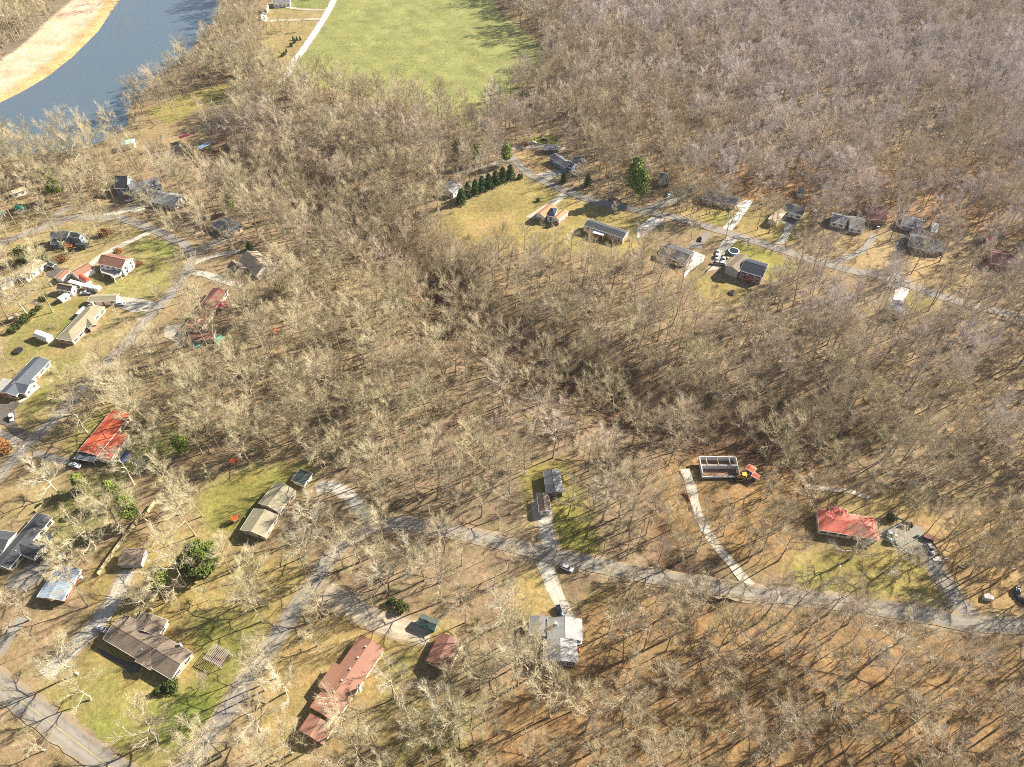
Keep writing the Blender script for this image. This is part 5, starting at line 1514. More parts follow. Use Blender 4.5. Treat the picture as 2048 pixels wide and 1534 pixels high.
pole('d', 405, 1440, 10, 'pale utility pole where the drive of the long red-roofed house meets the road', 'roadside pole', True, True, 1.0)
pole('c', 502, 572, 11, 'tall pale utility pole at the road bend by the hip-roofed garage', 'bend pole', True, False, .2)
pole('o', 1120, 905, 11, 'utility pole with pale lamp beside the estate road and bright pine', 'lamp-topped pole', True, True, .3)
pole('o', 632, 695, 10, 'utility pole at the shaded road edge near the grey porch house', None, True, False, .3)
pole('p', 1452, 1262, 11, 'utility pole beside the drive of the navy-roofed house', 'navy-drive pole', True, False, .3)
pole('l', 420, 1150, 8, 'lamp post with white head on the lawn of the hip-roofed red house', 'lawn lamp post', False, True, 1.2)
pole('s', 1147, 112, 6, 'lamp post by the round hedge at the road bend', None, False, True, 0)
pole('i', 345, 1290, 7, 'lamp post on the lawn beside the white-door garage', None, False, True, 0)


def wire(k0, p0, h0, k1, p1, h1, label):
    a = Vector(at(k0, *p0)); a.z = h0
    b_ = Vector(at(k1, *p1)); b_.z = h1
    mb = MB()
    prev = a
    for i in range(1, 13):
        t = i / 12
        c = a.lerp(b_, t); c.z -= 2.0 * 4 * t * (1 - t)
        mb.bar(prev, c, .035, n=4)
        prev = c
    o = mb.build('power_line', M['metal'])
    tag(o, label, 'power line')


wire('d', (405, 1440), 9.4, 'd', (780, 620), 9.4, 'thin sagging power line above the drive of the slate-roofed brick house')
wire('c', (502, 572), 10.4, 'c', (700, 400), 3.6, 'thin service line from the bend pole to the hip-roofed garage')
wire('i', (345, 1290), 6.8, 'i', (665, 950), 3.4, 'thin service line from the lamp post to the white-door garage')


def mailbox(k, x, y, label):
    o = thing('mailbox', label, 'mailbox', at(k, x, y), .4)
    MB().box(-.06, .06, -.06, .06, 0, 1.1).build('post', M['wood'], o)
    MB().prism([(-.14, 1.103), (.14, 1.103), (.14, 1.28), (0, 1.36), (-.14, 1.28)], -.28, .28).build('box', M['dark'], o)


mailbox('s', 1108, 75, 'dark mailbox on a post at the road bend near the round hedge')
mailbox('p', 412, 935, 'dark mailbox at the mouth of the broken white drive')
mailbox('o', 718, 830, 'mailbox on the verge beside the drive of the orange-gabled house')
mailbox('d', 220, 1390, 'mailbox at the roadside pole by the long red-roofed house')


def log(k, p, q, r, label, pale=False):
    a = Vector(at(k, *p)); b_ = Vector(at(k, *q))
    c = (a + b_) / 2
    o = thing('fallen_log', label, 'log', (c.x, c.y, 0))
    MB().bar((*(a - c).xy, r), (*(b_ - c).xy, r * .8), r, r * .7, 7).build('trunk', M['palebark' if pale else 'bark'], o)
    d = (b_ - a).normalized()
    MB().bar((*(d * 1.2).xy, r), (d.x * 2 - d.y * 1.4, d.y * 2 + d.x * 1.4, r + .9), r * .35, r * .1, 5).build('branch_stub', M['bark'], o)


log('h', (1955, 510), (1815, 800), .28, 'pale fallen trunk beside the narrow outbuilding', True)
log('m', (745, 400), (825, 435), .3, 'short pale log on leaves beside the asphalt drive', True)
log('l', (1210, 345), (1330, 385), .25, 'grey fallen log above the dark trailer')
log('l', (1700, 670), (1750, 735), .2, 'pale plank-like log behind the silver car', True)
log('i', (960, 150), (1080, 180), .25, 'dark fallen log behind the branch-covered house')

# orange silt fence by the curved track
ps = [Vector(G(*zp('k', *q))[:2]) for q in ((225, 900), (300, 960), (340, 1060), (380, 1200))]
o = thing('silt_fence', 'bright orange silt fence along the curved track to the block foundation', 'silt fence', (*ps[0], 0), 0, None, 'orange silt fence')
for a, b_ in zip(ps[:-1], ps[1:]):
    d = b_ - a; p = a - ps[0]
    rz_ = math.atan2(d.y, d.x)
    MB().box(.05, d.length - .05, -.02, .02, .02, .9).build('fabric', M['orange'], o, False, (p.x, p.y, 0), rz_)
    MB().box(-.05, .05, -.05, .05, 0, 1.1).build('stake', M['wood'], o, False, (p.x, p.y, 0), rz_)
VIS.append((Zs('k', [(200, 880), (350, 880), (400, 1240), (330, 1240)]), .6))
# ------------------------------------------------------------------ trees
class Sticks:
    def __init__(s):
        s.v = []
        s.f = []

    def seg(s, p, q, r0, r1, n):
        """tapered stick; r1 = 0 makes a pointed twig"""
        d = (q - p)
        if d.length < 1e-4: return
        d.normalize()
        a = d.orthogonal().normalized()
        b_ = d.cross(a)
        k = len(s.v)
        for i in range(n):
            t = 2 * math.pi * i / n
            s.v.append(tuple(p + (a * math.cos(t) + b_ * math.sin(t)) * r0))
        if r1 <= 0:
            s.v.append(tuple(q))
            s.f += [(k + i, k + (i + 1) % n, k + n) for i in range(n)]
        else:
            for i in range(n):
                t = 2 * math.pi * i / n
                s.v.append(tuple(q + (a * math.cos(t) + b_ * math.sin(t)) * r1))
            s.f += [(k + i, k + (i + 1) % n, k + n + (i + 1) % n, k + n + i) for i in range(n)]


def turn(d, ang, az):
    a = d.orthogonal().normalized()
    b_ = d.cross(a)
    return (d * math.cos(ang) + (a * math.cos(az) + b_ * math.sin(az)) * math.sin(ang)).normalized()


def bare_tree(seed, h, base, rad, tr, nl, nsec, ntw, form='vase', twl=2.1, twr=.0165):
    """trunk and limb sticks, twig sticks: a straight bole that breaks into rising, forking limbs"""
    r = random.Random(seed)
    T, C = Sticks(), Sticks()
    wob = .004 if form == 'vase' else .014
    pts = []
    x = y = 0.0
    lx, ly = r.gauss(0, .006), r.gauss(0, .006)
    nseg = 9
    top = h * .86
    for i in range(nseg + 1):
        pts.append(Vector((x, y, top * i / nseg)))
        x += (r.gauss(0, wob) + lx) * h; y += (r.gauss(0, wob) + ly) * h
    rt = lambda t: tr * (1 - t) ** .75 * .95 + .04
    for i in range(nseg):
        T.seg(pts[i], pts[i + 1], rt(i / nseg) * (1.3 if i == 0 else 1), rt((i + 1) / nseg), 6)
    for i in range(4):
        a = i * math.pi / 2 + r.random()
        T.seg(Vector((0, 0, tr * 1.6)), Vector((math.cos(a) * tr * 2.2, math.sin(a) * tr * 2.2, -.15)), tr * .5, .06, 4)

    def on_trunk(t):
        f = t * nseg
        i = min(int(f), nseg - 1)
        return pts[i].lerp(pts[i + 1], f - i)

    def twigs(p, q, n, ln):
        d = (q - p).normalized()
        for k in range(n):
            o = p.lerp(q, r.uniform(.1, 1.0))
            dd = turn(d, r.uniform(.2, .8), r.uniform(0, 6.283))
            dd.z += .22
            dd.normalize()
            l_ = ln * r.uniform(.5, 1.25)
            e = o + dd * l_
            C.seg(o, e, twr, 0, 3)
            for _ in range(2 if r.random() < .55 else 1):
                m_ = o.lerp(e, r.uniform(.2, .7))
                C.seg(m_, m_ + turn(dd, r.uniform(.3, .7), r.uniform(0, 6.283)) * l_ * .6, twr * .75, 0, 3)

    def limb(o, d, ln, r0, nn, depth):
        p = o
        for k in range(nn):
            d = turn(d, r.uniform(.03, .22 if form == 'vase' else .34), r.uniform(0, 6.283))
            d.z += .06 if form == 'vase' else .04
            d.normalize()
            q = p + d * ln / nn
            ra, rb = r0 * (1 - k / nn) ** .8 + .034, r0 * (1 - (k + 1) / nn) ** .8 + .026
            T.seg(p, q, ra, rb, 5 if r0 > .09 else 4)
            if depth == 0 and k in (1, 2) and r.random() < .75:        # a fork
                limb(q, turn(d, r.uniform(.35, .7), r.uniform(0, 6.283)), ln * (.62 - .12 * k), ra * .7, 3, 1)
            for m_ in range(nsec):
                if k == 0 and m_ > 0: continue
                s0 = p.lerp(q, r.random())
                sd = turn(d, r.uniform(.35, .85), r.uniform(0, 6.283))
                sd.z += .2
                sd.normalize()
                sl_ = ln * r.uniform(.2, .4)
                s1 = s0 + sd * sl_ * .5
                s2 = s1 + turn(sd, r.uniform(.1, .35), r.uniform(0, 6.283)) * sl_ * .5
                C.seg(s0, s1, ra * .42 + .018, ra * .22 + .017, 3)
                C.seg(s1, s2, ra * .22 + .017, .012, 3)
                twigs(s0, s1, ntw // 2, twl)
                twigs(s1, s2, ntw - ntw // 2, twl)
            p = q
        twigs(p - d * ln * .15, p, ntw, twl)

    for i in range(nl):
        t = base + (1 - base) * ((i + r.random() * .7) / nl) ** .9
        t = min(t, .985)
        az = i * 2.399 + r.uniform(-.5, .5)
        rel = (t - base) / (1 - base)
        el = math.radians((17 if form == 'vase' else 10) + 44 * rel + r.uniform(-9, 9))
        reach = rad * (1.0 - .45 * rel) * r.uniform(.75, 1.15)
        ln = min(reach / math.cos(el), rad * 1.25)
        d = Vector((math.cos(az) * math.cos(el), math.sin(az) * math.cos(el), math.sin(el)))
        limb(on_trunk(t), d, ln, max(.05, rt(t) * .55), 4, 0)
    limb(pts[-1], Vector((lx, ly, 1)).normalized(), h * .16, .05, 3, 1)
    return T, C


def bush(seed, h, rad, n):
    r = random.Random(seed)
    C = Sticks()
    for i in range(n):
        a = r.uniform(0, 6.283); el = r.uniform(.5, 1.45)
        d = Vector((math.cos(a) * math.cos(el), math.sin(a) * math.cos(el), math.sin(el)))
        p = Vector((r.gauss(0, rad * .3), r.gauss(0, rad * .3), -.05))
        q = p + d * h * r.uniform(.4, .8)
        C.seg(p, q, .03, .014, 3)
        for k in range(7):
            s = p.lerp(q, r.uniform(.25, 1))
            C.seg(s, s + turn(d, r.uniform(.3, .9), r.uniform(0, 6.283)) * h * r.uniform(.15, .4), .02, 0, 3)
    return C


def leaf_cluster(vs_, fs, r, c, size, up):
    """a few leaf-sized folded sprays round a point"""
    for k in range(3):
        d = Vector((r.gauss(0, 1), r.gauss(0, 1), r.gauss(0, .7) + up)).normalized()
        a = d.orthogonal().normalized()
        a = (a * math.cos(k) + d.cross(a) * math.sin(k))
        w = size * r.uniform(.5, 1)
        n = len(vs_)
        o = c + Vector((r.gauss(0, .4), r.gauss(0, .4), r.gauss(0, .3))) * size
        nrm = d.cross(a).normalized()
        vs_ += [tuple(o - d * w), tuple(o + a * w * .55 + nrm * w * .18), tuple(o + d * w), tuple(o - a * w * .55 + nrm * w * .18)]
        fs += [(n, n + 1, n + 2), (n, n + 2, n + 3)]


def evergreen(seed, h, rad, shape, n, size):
    r = random.Random(seed)
    vs_, fs = [], []
    T = Sticks()
    T.seg(Vector((0, 0, -.2)), Vector((0, 0, h * .92)), .03 * h * .5 + .06, .03, 6)
    lobes = [(r.uniform(0, 6.283), r.random(), r.uniform(.7, 1.15)) for _ in range(14)]
    for i in range(n):
        t = r.random() ** (.8 if shape == 'cone' else 1.0)
        if shape == 'cone':
            z = h * (.04 + .96 * t); R = rad * (1 - t) ** .62 + .1
            lv = .78 + .3 * math.sin(z * 2.6 + seed)
        elif shape == 'pine':
            z = h * (.28 + .72 * t); R = rad * (math.sin(math.pi * (.22 + .74 * t)) ** .8)
            lv = .55 + .55 * abs(math.sin(z * 1.25 + seed))
        else:
            z = h * (.03 + .97 * t); R = rad * math.sqrt(max(.05, 1 - (1.75 * t - .75) ** 2))
            lv = 1
        a = r.uniform(0, 6.283)
        bump = 1 + .2 * math.sin(a * 3 + z * .9 + seed) + .14 * math.sin(a * 5 - z * 1.7)
        q = R * bump * lv * (r.random() ** .35)
        leaf_cluster(vs_, fs, r, Vector((math.cos(a) * q, math.sin(a) * q, z)), size, .3)
        if i % 26 == 0:
            T.seg(Vector((0, 0, z * .96)), Vector((math.cos(a) * q * .9, math.sin(a) * q * .9, z)), .05, .015, 3)
    return T, (vs_, fs)


def mesh_of(name, S, mats, idx=None):
    me = bpy.data.meshes.new(name)
    v_, f_ = (S.v, S.f) if isinstance(S, Sticks) else S
    me.from_pydata(v_, [], f_)
    for m_ in mats: me.materials.append(m_)
    if idx is not None: me.polygons.foreach_set('material_index', idx)
    me.update()
    return me


STOCK = []          # (kind, trunk mesh, crown mesh, height, crown radius, joined mesh)


def stock(kind, S, h, rad, tm='bark', cm='twig'):
    T, C = S
    t_me = mesh_of('trunk', T, [M[tm]])
    c_me = mesh_of('crown', C, [M[cm]])
    n = len(T.v)
    j = (T.v + C.v, T.f + [tuple(i + n for i in f) for f in C.f])
    jm = mesh_of('bare_tree_joined', j, [M[tm], M[cm]], [0] * len(T.f) + [1] * len(C.f))
    STOCK.append((kind, t_me, c_me, h, rad, jm))


for s_ in range(10):
    stock('tall', bare_tree(20 + s_, 23 + s_ % 4, .44 + .05 * (s_ % 3), 6.9 + .5 * (s_ % 2), .29, 11, 3, 5), 24 + s_ % 4, 5.6)
for s_ in range(3):
    stock('mid', bare_tree(40 + s_, 17 + s_, .40, 4.4, .19, 8, 2, 6, 'vase', 1.6), 17 + s_, 4.0)
for s_ in range(5):
    pale = s_ in (1, 3)
    stock('broad', bare_tree(60 + s_, 19 + s_, .30, 10.0, .42, 10, 3, 6, 'open', 2.3, .024), 20 + s_, 9.0, 'palebark' if pale else 'limbbark', 'palebark' if pale else 'twig')
for s_ in range(2):
    stock('pole', bare_tree(90 + s_, 15 + s_ * 3, .5, 2.0, .10, 6, 1, 4, 'vase', 1.3, .016), 15 + s_ * 3, 1.8)
    stock('small', bare_tree(80 + s_, 9 + s_, .25, 3.0, .11, 8, 2, 5, 'vase', 1.2, .018), 9 + s_, 2.6)
KIND = {}
for i, s_ in enumerate(STOCK): KIND.setdefault(s_[0], []).append(i)

# ---- where trees may stand
VW, VH = 512, 384
VMAP = np.zeros((VH, VW))
gx, gy = np.meshgrid((np.arange(VW) + .5) * 4, (np.arange(VH) + .5) * 4)
VIS += [
    ([(0, 205), (120, 140), (200, 60), (240, 0), (440, 0), (405, 60), (320, 115), (255, 170), (240, 215), (235, 236), (130, 240), (0, 258)], .97),
    ([(150, 0), (232, 0), (200, 60), (150, 110), (60, 175), (0, 205), (0, 125), (60, 80), (100, 40)], 1),
    ([(690, -10), (960, -10), (940, 40), (890, 62), (950, 85), (1055, 95), (1045, 120), (1000, 150), (950, 185), (930, 188), (895, 160), (800, 140), (700, 128), (605, 118), (645, 60)], .99),
    ([(545, 35), (655, 0), (590, 115), (555, 120), (530, 90)], .8), ([(668, 0), (640, 30), (585, 122), (600, 122), (690, 0)], .97),
    ([(250, 480), (340, 478), (370, 530), (330, 590), (240, 590), (170, 570), (110, 530), (190, 500)], .9),
    ([(40, 640), (90, 600), (170, 600), (150, 640), (110, 680), (60, 720), (0, 720), (0, 690)], .9),
    ([(150, 690), (230, 640), (300, 600), (320, 620), (250, 690), (190, 720), (110, 760)], .75),
    ([(60, 720), (130, 720), (170, 750), (60, 850), (30, 800), (100, 760)], .85), ([(110, 880), (220, 820), (160, 900), (150, 920)], .75),
    ([(0, 1000), (90, 900), (140, 930), (60, 1050), (0, 1060)], .9), ([(0, 820), (100, 830), (60, 880), (0, 950)], .8),
    ([(420, 980), (500, 940), (600, 930), (560, 960), (500, 1010), (470, 1080), (410, 1060), (400, 1010)], .92),
    ([(100, 1340), (220, 1290), (320, 1400), (430, 1380), (440, 1440), (300, 1480), (150, 1440)], .93), ([(380, 1250), (470, 1230), (540, 1240), (470, 1330), (400, 1300)], .8),
    ([(0, 1360), (60, 1380), (250, 1520), (200, 1534), (130, 1500), (0, 1410)], .8), ([(150, 1290), (230, 1170), (270, 1150), (240, 1220), (180, 1290)], .8),
    ([(440, 1440), (560, 1270), (640, 1150), (700, 1070), (700, 1090), (640, 1190), (560, 1300), (470, 1440)], .35),
    ([(560, 1330), (650, 1280), (700, 1240), (760, 1260), (640, 1360), (590, 1440), (540, 1420)], .8), ([(700, 1210), (800, 1240), (870, 1260), (850, 1290), (700, 1250)], .8),
    ([(1060, 930), (1140, 920), (1190, 1100), (1100, 1110), (1065, 1050), (1050, 960)], .93), ([(1090, 1110), (1240, 1150), (1400, 1175), (1400, 1195), (1230, 1165), (1100, 1130)], .5),
    ([(1095, 1130), (1190, 1150), (1210, 1190), (1200, 1330), (1165, 1340), (1165, 1235), (1140, 1200)], .88), ([(1060, 1150), (1095, 1140), (1130, 1220), (1080, 1230)], .9),
    ([(1385, 900), (1490, 905), (1540, 940), (1540, 970), (1470, 985), (1420, 1010), (1390, 1000)], .93),
    ([(1370, 950), (1395, 950), (1410, 1040), (1510, 1165), (1480, 1165), (1385, 1050)], .7),
    ([(1640, 1010), (1770, 1030), (1830, 1050), (1870, 1100), (1900, 1170), (1860, 1190), (1780, 1200), (1560, 1150), (1560, 1120), (1640, 1080)], .88),
    ([(1400, 1168), (1700, 1200), (2048, 1240), (2048, 1265), (1800, 1245), (1400, 1195)], .2), ([(1870, 1100), (1960, 1110), (1990, 1180), (1950, 1240), (1890, 1180)], .6),
    ([(890, 430), (1000, 380), (1060, 360), (1100, 380), (1060, 430), (990, 470), (920, 465)], .95), ([(1020, 300), (1090, 300), (1140, 350), (1060, 345)], .92),
    ([(1040, 330), (1300, 415), (1460, 455), (1650, 520), (1640, 535), (1450, 475), (1290, 435), (1100, 380)], .7),
    ([(1060, 410), (1240, 450), (1260, 490), (1180, 480), (1040, 455)], .92), ([(1390, 380), (1480, 400), (1510, 400), (1480, 460), (1400, 440), (1340, 440)], .55),
    ([(1490, 405), (1620, 420), (1600, 480), (1560, 500), (1500, 470)], .75), ([(1400, 475), (1540, 520), (1540, 570), (1500, 600), (1410, 570), (1390, 520)], .95),
    ([(1780, 480), (1880, 520), (1860, 570), (1790, 550)], .7), ([(1780, 565), (1850, 590), (1830, 640), (1770, 620)], .8), ([(1690, 440), (1800, 440), (1800, 520), (1680, 540), (1660, 520)], .4),
    ([(270, 225), (380, 180), (480, 160), (470, 180), (360, 232), (330, 248)], .97), ([(235, 235), (300, 245), (420, 275), (480, 310), (430, 318), (360, 290), (250, 262)], .97),
    ([(0, 440), (60, 430), (140, 425), (210, 425), (330, 400), (330, 460), (250, 450), (120, 460), (0, 510)], .55), ([(300, 455), (390, 490), (390, 550), (330, 620), (260, 680), (250, 660), (350, 540)], .6),
    ([(380, 560), (490, 560), (480, 590), (380, 560)], .8), ([(300, 600), (420, 600), (380, 640), (330, 680), (290, 650)], .55), ([(560, 470), (480, 480), (470, 440), (560, 440)], .35),
    ([(80, 560), (240, 490), (300, 560), (200, 620), (60, 560)], .8), ([(0, 1020), (120, 1030), (120, 1130), (0, 1150)], .7),
    ([(700, 1090), (1000, 1100), (1000, 1180), (900, 1220), (760, 1200), (660, 1170)], .35), ([(650, 960), (750, 970), (770, 1050), (680, 1060)], .3),
]
for q, w in VIS:
    m_ = inside(gx, gy, q)
    VMAP[m_] = np.maximum(VMAP[m_], w)

DENS = [     # polygons with a share of the full density
    ([(0, 430), (250, 400), (380, 420), (600, 480), (600, 570), (480, 600), (380, 700), (250, 730), (165, 800), (130, 900), (0, 1000)], .10),
    ([(0, 950), (250, 830), (270, 930), (420, 920), (640, 925), (720, 970), (770, 1050), (660, 1110), (600, 1200), (480, 1400), (380, 1600), (-100, 1600)], .06),
    ([(760, 1060), (1050, 1095), (1080, 1220), (1000, 1200), (900, 1240), (830, 1300), (700, 1180)], .22),
    ([(560, 1200), (720, 1190), (960, 1260), (900, 1400), (700, 1534), (480, 1534), (470, 1400)], .10),
    ([(1040, 920), (1150, 915), (1200, 1115), (1060, 1090)], .04), ([(1060, 1140), (1230, 1165), (1250, 1340), (1060, 1230)], .05),
    ([(1370, 880), (1560, 880), (1560, 1000), (1430, 1050), (1370, 1000)], .12),
    ([(1540, 980), (2048, 960), (2048, 1240), (1520, 1185)], .16),
    ([(860, 440), (1000, 350), (1000, 280), (1120, 275), (1180, 330), (1240, 400), (1350, 400), (1450, 380), (1640, 400), (1640, 520), (1560, 560), (1480, 610), (1380, 600), (1300, 510), (1000, 490), (880, 460)], .07),
    ([(1640, 440), (1820, 430), (2048, 480), (2048, 640), (1800, 650), (1640, 540)], .25),
    ([(520, -60), (690, -60), (600, 130), (540, 130), (520, 60)], .03), ([(690, -60), (960, -60), (1000, 30), (1100, 95), (1080, 140), (1010, 190), (960, 230), (930, 250), (800, 200), (600, 160), (580, 120)], 0),
    ([(260, 225), (380, 185), (420, 200), (350, 250), (290, 250)], .05), ([(240, 240), (320, 255), (440, 295), (500, 320), (480, 345), (400, 310), (260, 262)], .0),
    ([(1640, 400), (2048, 440), (2048, 480), (1800, 440)], .6),
    ([(150, -60), (300, -60), (232, 0), (200, 62), (150, 113), (100, 153), (50, 184), (-60, 240), (-60, 150), (0, 125), (60, 80), (100, 40)], 0),
    ([(200, 330), (420, 370), (560, 440), (430, 440), (300, 460), (60, 460), (0, 420), (0, 360)], .45),
]
DENSW = [(W(q), d_) for q, d_ in DENS]
PX_KEEP = [(0, 950, 130, 880)]

HAND = [   # measured tree feet: (px, py, kind, height)
    *[(x, y, 'broad', h_) for x, y, h_ in ((174, 865, 21), (268, 970, 22), (246, 1061, 21), (120, 989, 20), (189, 1099, 24), (367, 1028, 19), (161, 1143, 20),
                                          (155, 1348, 22), (181, 1400, 18), (315, 1481, 21), (304, 1220, 19), (372, 1171, 20), (517, 1195, 25), (636, 1067, 20), (612, 1111, 18),
                                          (720, 1124, 20), (774, 1183, 21), (524, 1213, 17), (649, 1231, 16), (635, 1292, 13), (575, 1384, 16), (787, 1397, 19), (885, 1440, 20),
                                          (718, 1523, 21), (521, 1461, 20), (584, 1507, 18), (525, 1520, 17), (820, 1145, 20), (1700, 1118, 20), (1783, 1136, 21), (55, 629, 20), (90, 1500, 12), (60, 1240, 17), (1040, 1330, 19), (1075, 1300, 17))],
    *[(x, y, 'tall', h_) for x, y, h_ in ((207, 808, 24), (222, 806, 24), (214, 804, 20), (206, 830, 15), (405, 907, 24), (435, 887, 25), (413, 863, 24), (498, 928, 24), (252, 1064, 22),
                                         (331, 1205, 22), (849, 1160, 23), (882, 1164, 22), (717, 973, 23), (810, 997, 24), (838, 1000, 24), (874, 998, 24), (649, 953, 26), (500, 926, 20),
                                         (931, 1245, 20), (960, 1378, 22), (823, 1472, 20), (1881, 1108, 22), (1730, 1011, 18), (1688, 991, 16), (1810, 1041, 20), (1851, 1068, 18),
                                         (1935, 1134, 21), (1920, 1122, 16), (1993, 1165, 22), (1971, 1153, 18), (1940, 1151, 20), (1931, 1163, 20),
                                         (1303, 391, 22), (1350, 423, 22), (1354, 424, 20), (1380, 433, 24), (1385, 434, 22), (1429, 437, 23), (1419, 427, 22), (1413, 428, 18), (1434, 426, 20),
                                         (1438, 429, 18), (1457, 429, 21), (1382, 481, 17), (1451, 478, 17), (1514, 460, 22), (1538, 465, 24), (1548, 463, 22), (1385, 588, 18),
                                         (1814, 520, 20), (1822, 548, 22), (1850, 517, 19), (1869, 548, 22), (1785, 575, 20), (1046, 308, 22), (976, 335, 24), (969, 330, 23),
                                         (285, 226, 27), (279, 223, 24), (307, 228, 18), (322, 216, 28), (335, 239, 20), (348, 230, 24), (357, 238, 22), (369, 210, 24),
                                         (110, 461, 22), (89, 480, 21), (71, 492, 16), (24, 500, 22), (192, 499, 19), (216, 484, 21), (250, 475, 18), (225, 466, 20), (318, 450, 22), (296, 445, 20),
                                         (409, 451, 24), (473, 480, 20), (487, 482, 19), (518, 473, 23), (545, 478, 21), (569, 478, 24), (578, 471, 24), (583, 479, 22),
                                         (398, 574, 20), (376, 577, 20), (362, 606, 17), (364, 591, 16), (330, 616, 16), (482, 577, 14), (53, 620, 18), (20, 665, 18), (27, 740, 18),
                                         (1137, 1030, 20), (1175, 1070, 18), (1216, 1266, 19), (1212, 1180, 16))],
    *[(x, y, 'small', h_) for x, y, h_ in ((416, 1201, 9), (413, 1369, 7), (562, 62, 10), (577, 62, 10), (606, 62, 11), (537, 74, 12), (549, 74, 11), (569, 100, 11), (1330, 470, 8), (1228, 430, 8), (1255, 432, 7))],
]

trees = []           # (x, y, kind, stock index, scale, rot, hand?)
grid = {}


def near(x, y, d):
    i, j = int(x // 8), int(y // 8)
    for a in (-1, 0, 1):
        for b_ in (-1, 0, 1):
            for q in grid.get((i + a, j + b_), ()):
                if (q[0] - x) ** 2 + (q[1] - y) ** 2 < d * d: return True
    return False


def put(x, y, kind, h_=None, hand=False):
    i = rnd.choice(KIND[kind])
    s_ = (h_ / STOCK[i][3]) if h_ else rnd.uniform(.72, 1.18)
    trees.append((x, y, kind, i, s_, rnd.uniform(0, 6.283), hand))
    grid.setdefault((int(x // 8), int(y // 8)), []).append((x, y))


for px, py, k_, h_ in HAND:
    g_ = G(px, py)
    put(g_[0], g_[1], k_, h_, True)

# candidates on a jittered grid
sp = 4.5
cand = []
row = 0
y = 40.0
while y < 860:
    hw_ = 180 + y * .60
    xs_ = np.arange(-hw_, hw_, sp) + (row % 2) * sp / 2
    for x in xs_: cand.append((x + rnd.uniform(-2.4, 2.4), y + rnd.uniform(-2.4, 2.4)))
    y += sp * .87
    row += 1
cand = np.array(cand)
X_, Y_ = cand[:, 0], cand[:, 1]
dens = np.ones(len(cand))
clump = .5 + .5 * np.sin(X_ * .045 + 2 * np.sin(Y_ * .021)) * np.sin(Y_ * .05 + 1.7 * np.sin(X_ * .027))
dens *= .60 + .40 * clump
dens *= .8 + .2 * np.clip((Y_ - 150) / 300, 0, 1)
for q, d_ in DENSW:
    m_ = inside(X_, Y_, q)
    dens[m_] = np.minimum(dens[m_], d_)
bad = inside(X_, Y_, RIVER)
for line, w_ in ROADLINES: bad |= seg_dist(X_, Y_, line) < w_ + 1.2
for q in PADS: bad |= inside(X_, Y_, q)
keep = (~bad) & (rng.random(len(cand)) < dens)
for x, y in cand[keep]:
    u_ = rnd.random()
    kind = 'tall' if u_ < .60 else ('mid' if u_ < .70 else ('broad' if u_ < .72 else ('pole' if u_ < .95 else 'small')))
    hh = STOCK[KIND[kind][0]][3]; rr = STOCK[KIND[kind][0]][4]
    if near(x, y, (5.7 if y < 330 else 5.5) if kind == 'tall' else 4.6 if kind == 'mid' else (7 if kind == 'broad' else 2.2)): continue
    wsum = 0.0; cnt = 0
    for (dx, dz) in ((0, .98), (0, .8), (-.7, .75), (.7, .75), (-.8, .55), (.8, .55), (0, .5), (0, .25), (0, .05)):
        qx, qy = P(x + dx * rr, y, dz * hh)
        i, j = int(qx // 4), int(qy // 4)
        if 0 <= i < VW and 0 <= j < VH:
            wsum = max(wsum, VMAP[j, i]) if VMAP[j, i] >= .8 else wsum
            cnt += VMAP[j, i]
    block = max(wsum, min(1, cnt / 5))
    if rnd.random() < block: continue
    put(x, y, kind)

# ---- evergreens and shrubs (all single things)
def ever(kind, px, py, h_, label, group=None, short=None, name=None, cat='tree'):
    me = EV[kind][rnd.randrange(len(EV[kind]))]
    g_ = G(px, py)
    z = float(hf(np.array([g_[0]]), np.array([g_[1]]))[0])
    o = thing(name or {'cedar': 'cedar_tree', 'pine': 'pine_tree', 'round': 'magnolia_tree', 'shrub': 'shrub', 'rust': 'shrub'}[kind], label, cat, (g_[0], g_[1], z), rnd.uniform(0, 6.283), group, short)
    s_ = h_ / me[2]
    o.scale = (s_ * rnd.uniform(.9, 1.1), s_ * rnd.uniform(.9, 1.1), s_)
    link('trunk', me[0], o)
    link('crown', me[1], o)
    return o


EV = {}
for kind, shape, h_, rad, n, size, mt, cnt in (('cedar', 'cone', 10, 3.3, 1900, .46, 'cedar', 3), ('pine', 'pine', 20, 4.2, 1700, .62, 'pine', 3), ('round', 'round', 10, 5.0, 2600, .55, 'magnolia', 2),
                                              ('shrub', 'round', 2.4, 1.6, 380, .28, 'shrub', 2), ('rust', 'round', 2.4, 1.9, 300, .28, 'rustleaf', 1)):
    EV[kind] = []
    for s_ in range(cnt):
        T, Cc = evergreen(100 + s_ * 7 + len(kind), h_, rad, shape, n, size)
        EV[kind].append((mesh_of('trunk', T, [M['bark']]), mesh_of('crown', Cc, [M[mt]]), h_))
ORD = ['first', 'second', 'third', 'fourth', 'fifth', 'sixth', 'seventh', 'eighth', 'ninth', 'tenth', 'eleventh', 'twelfth', 'thirteenth', 'fourteenth', 'fifteenth', 'sixteenth',
       'seventeenth', 'eighteenth', 'nineteenth', 'twentieth']
for i, (x, y) in enumerate(((440, 462), (522, 388), (612, 350), (692, 312), (772, 280), (855, 245), (940, 200), (1032, 168))):
    q = zp('s', x, y)
    ever('cedar', *q, 10.5, '%s dark evergreen counted from the pale-roofed house in the dense row' % ORD[i], 'row of dark evergreens', 'evergreen row' if i == 4 else None)
ever('round', 405, 1132, 12.5, 'large dark glossy evergreen on the lawn below the olive-roofed house', None, 'glossy evergreen')
ever('pine', 272, 1042, 17, 'loose yellow-green pine behind the tall board fence', None, 'fence pine')
ever('pine', 328, 1178, 15, 'yellow-green pine leaning over the fence shed', None, 'shed pine')
ever('pine', 170, 980, 11, 'slim green pine behind the white pickup')
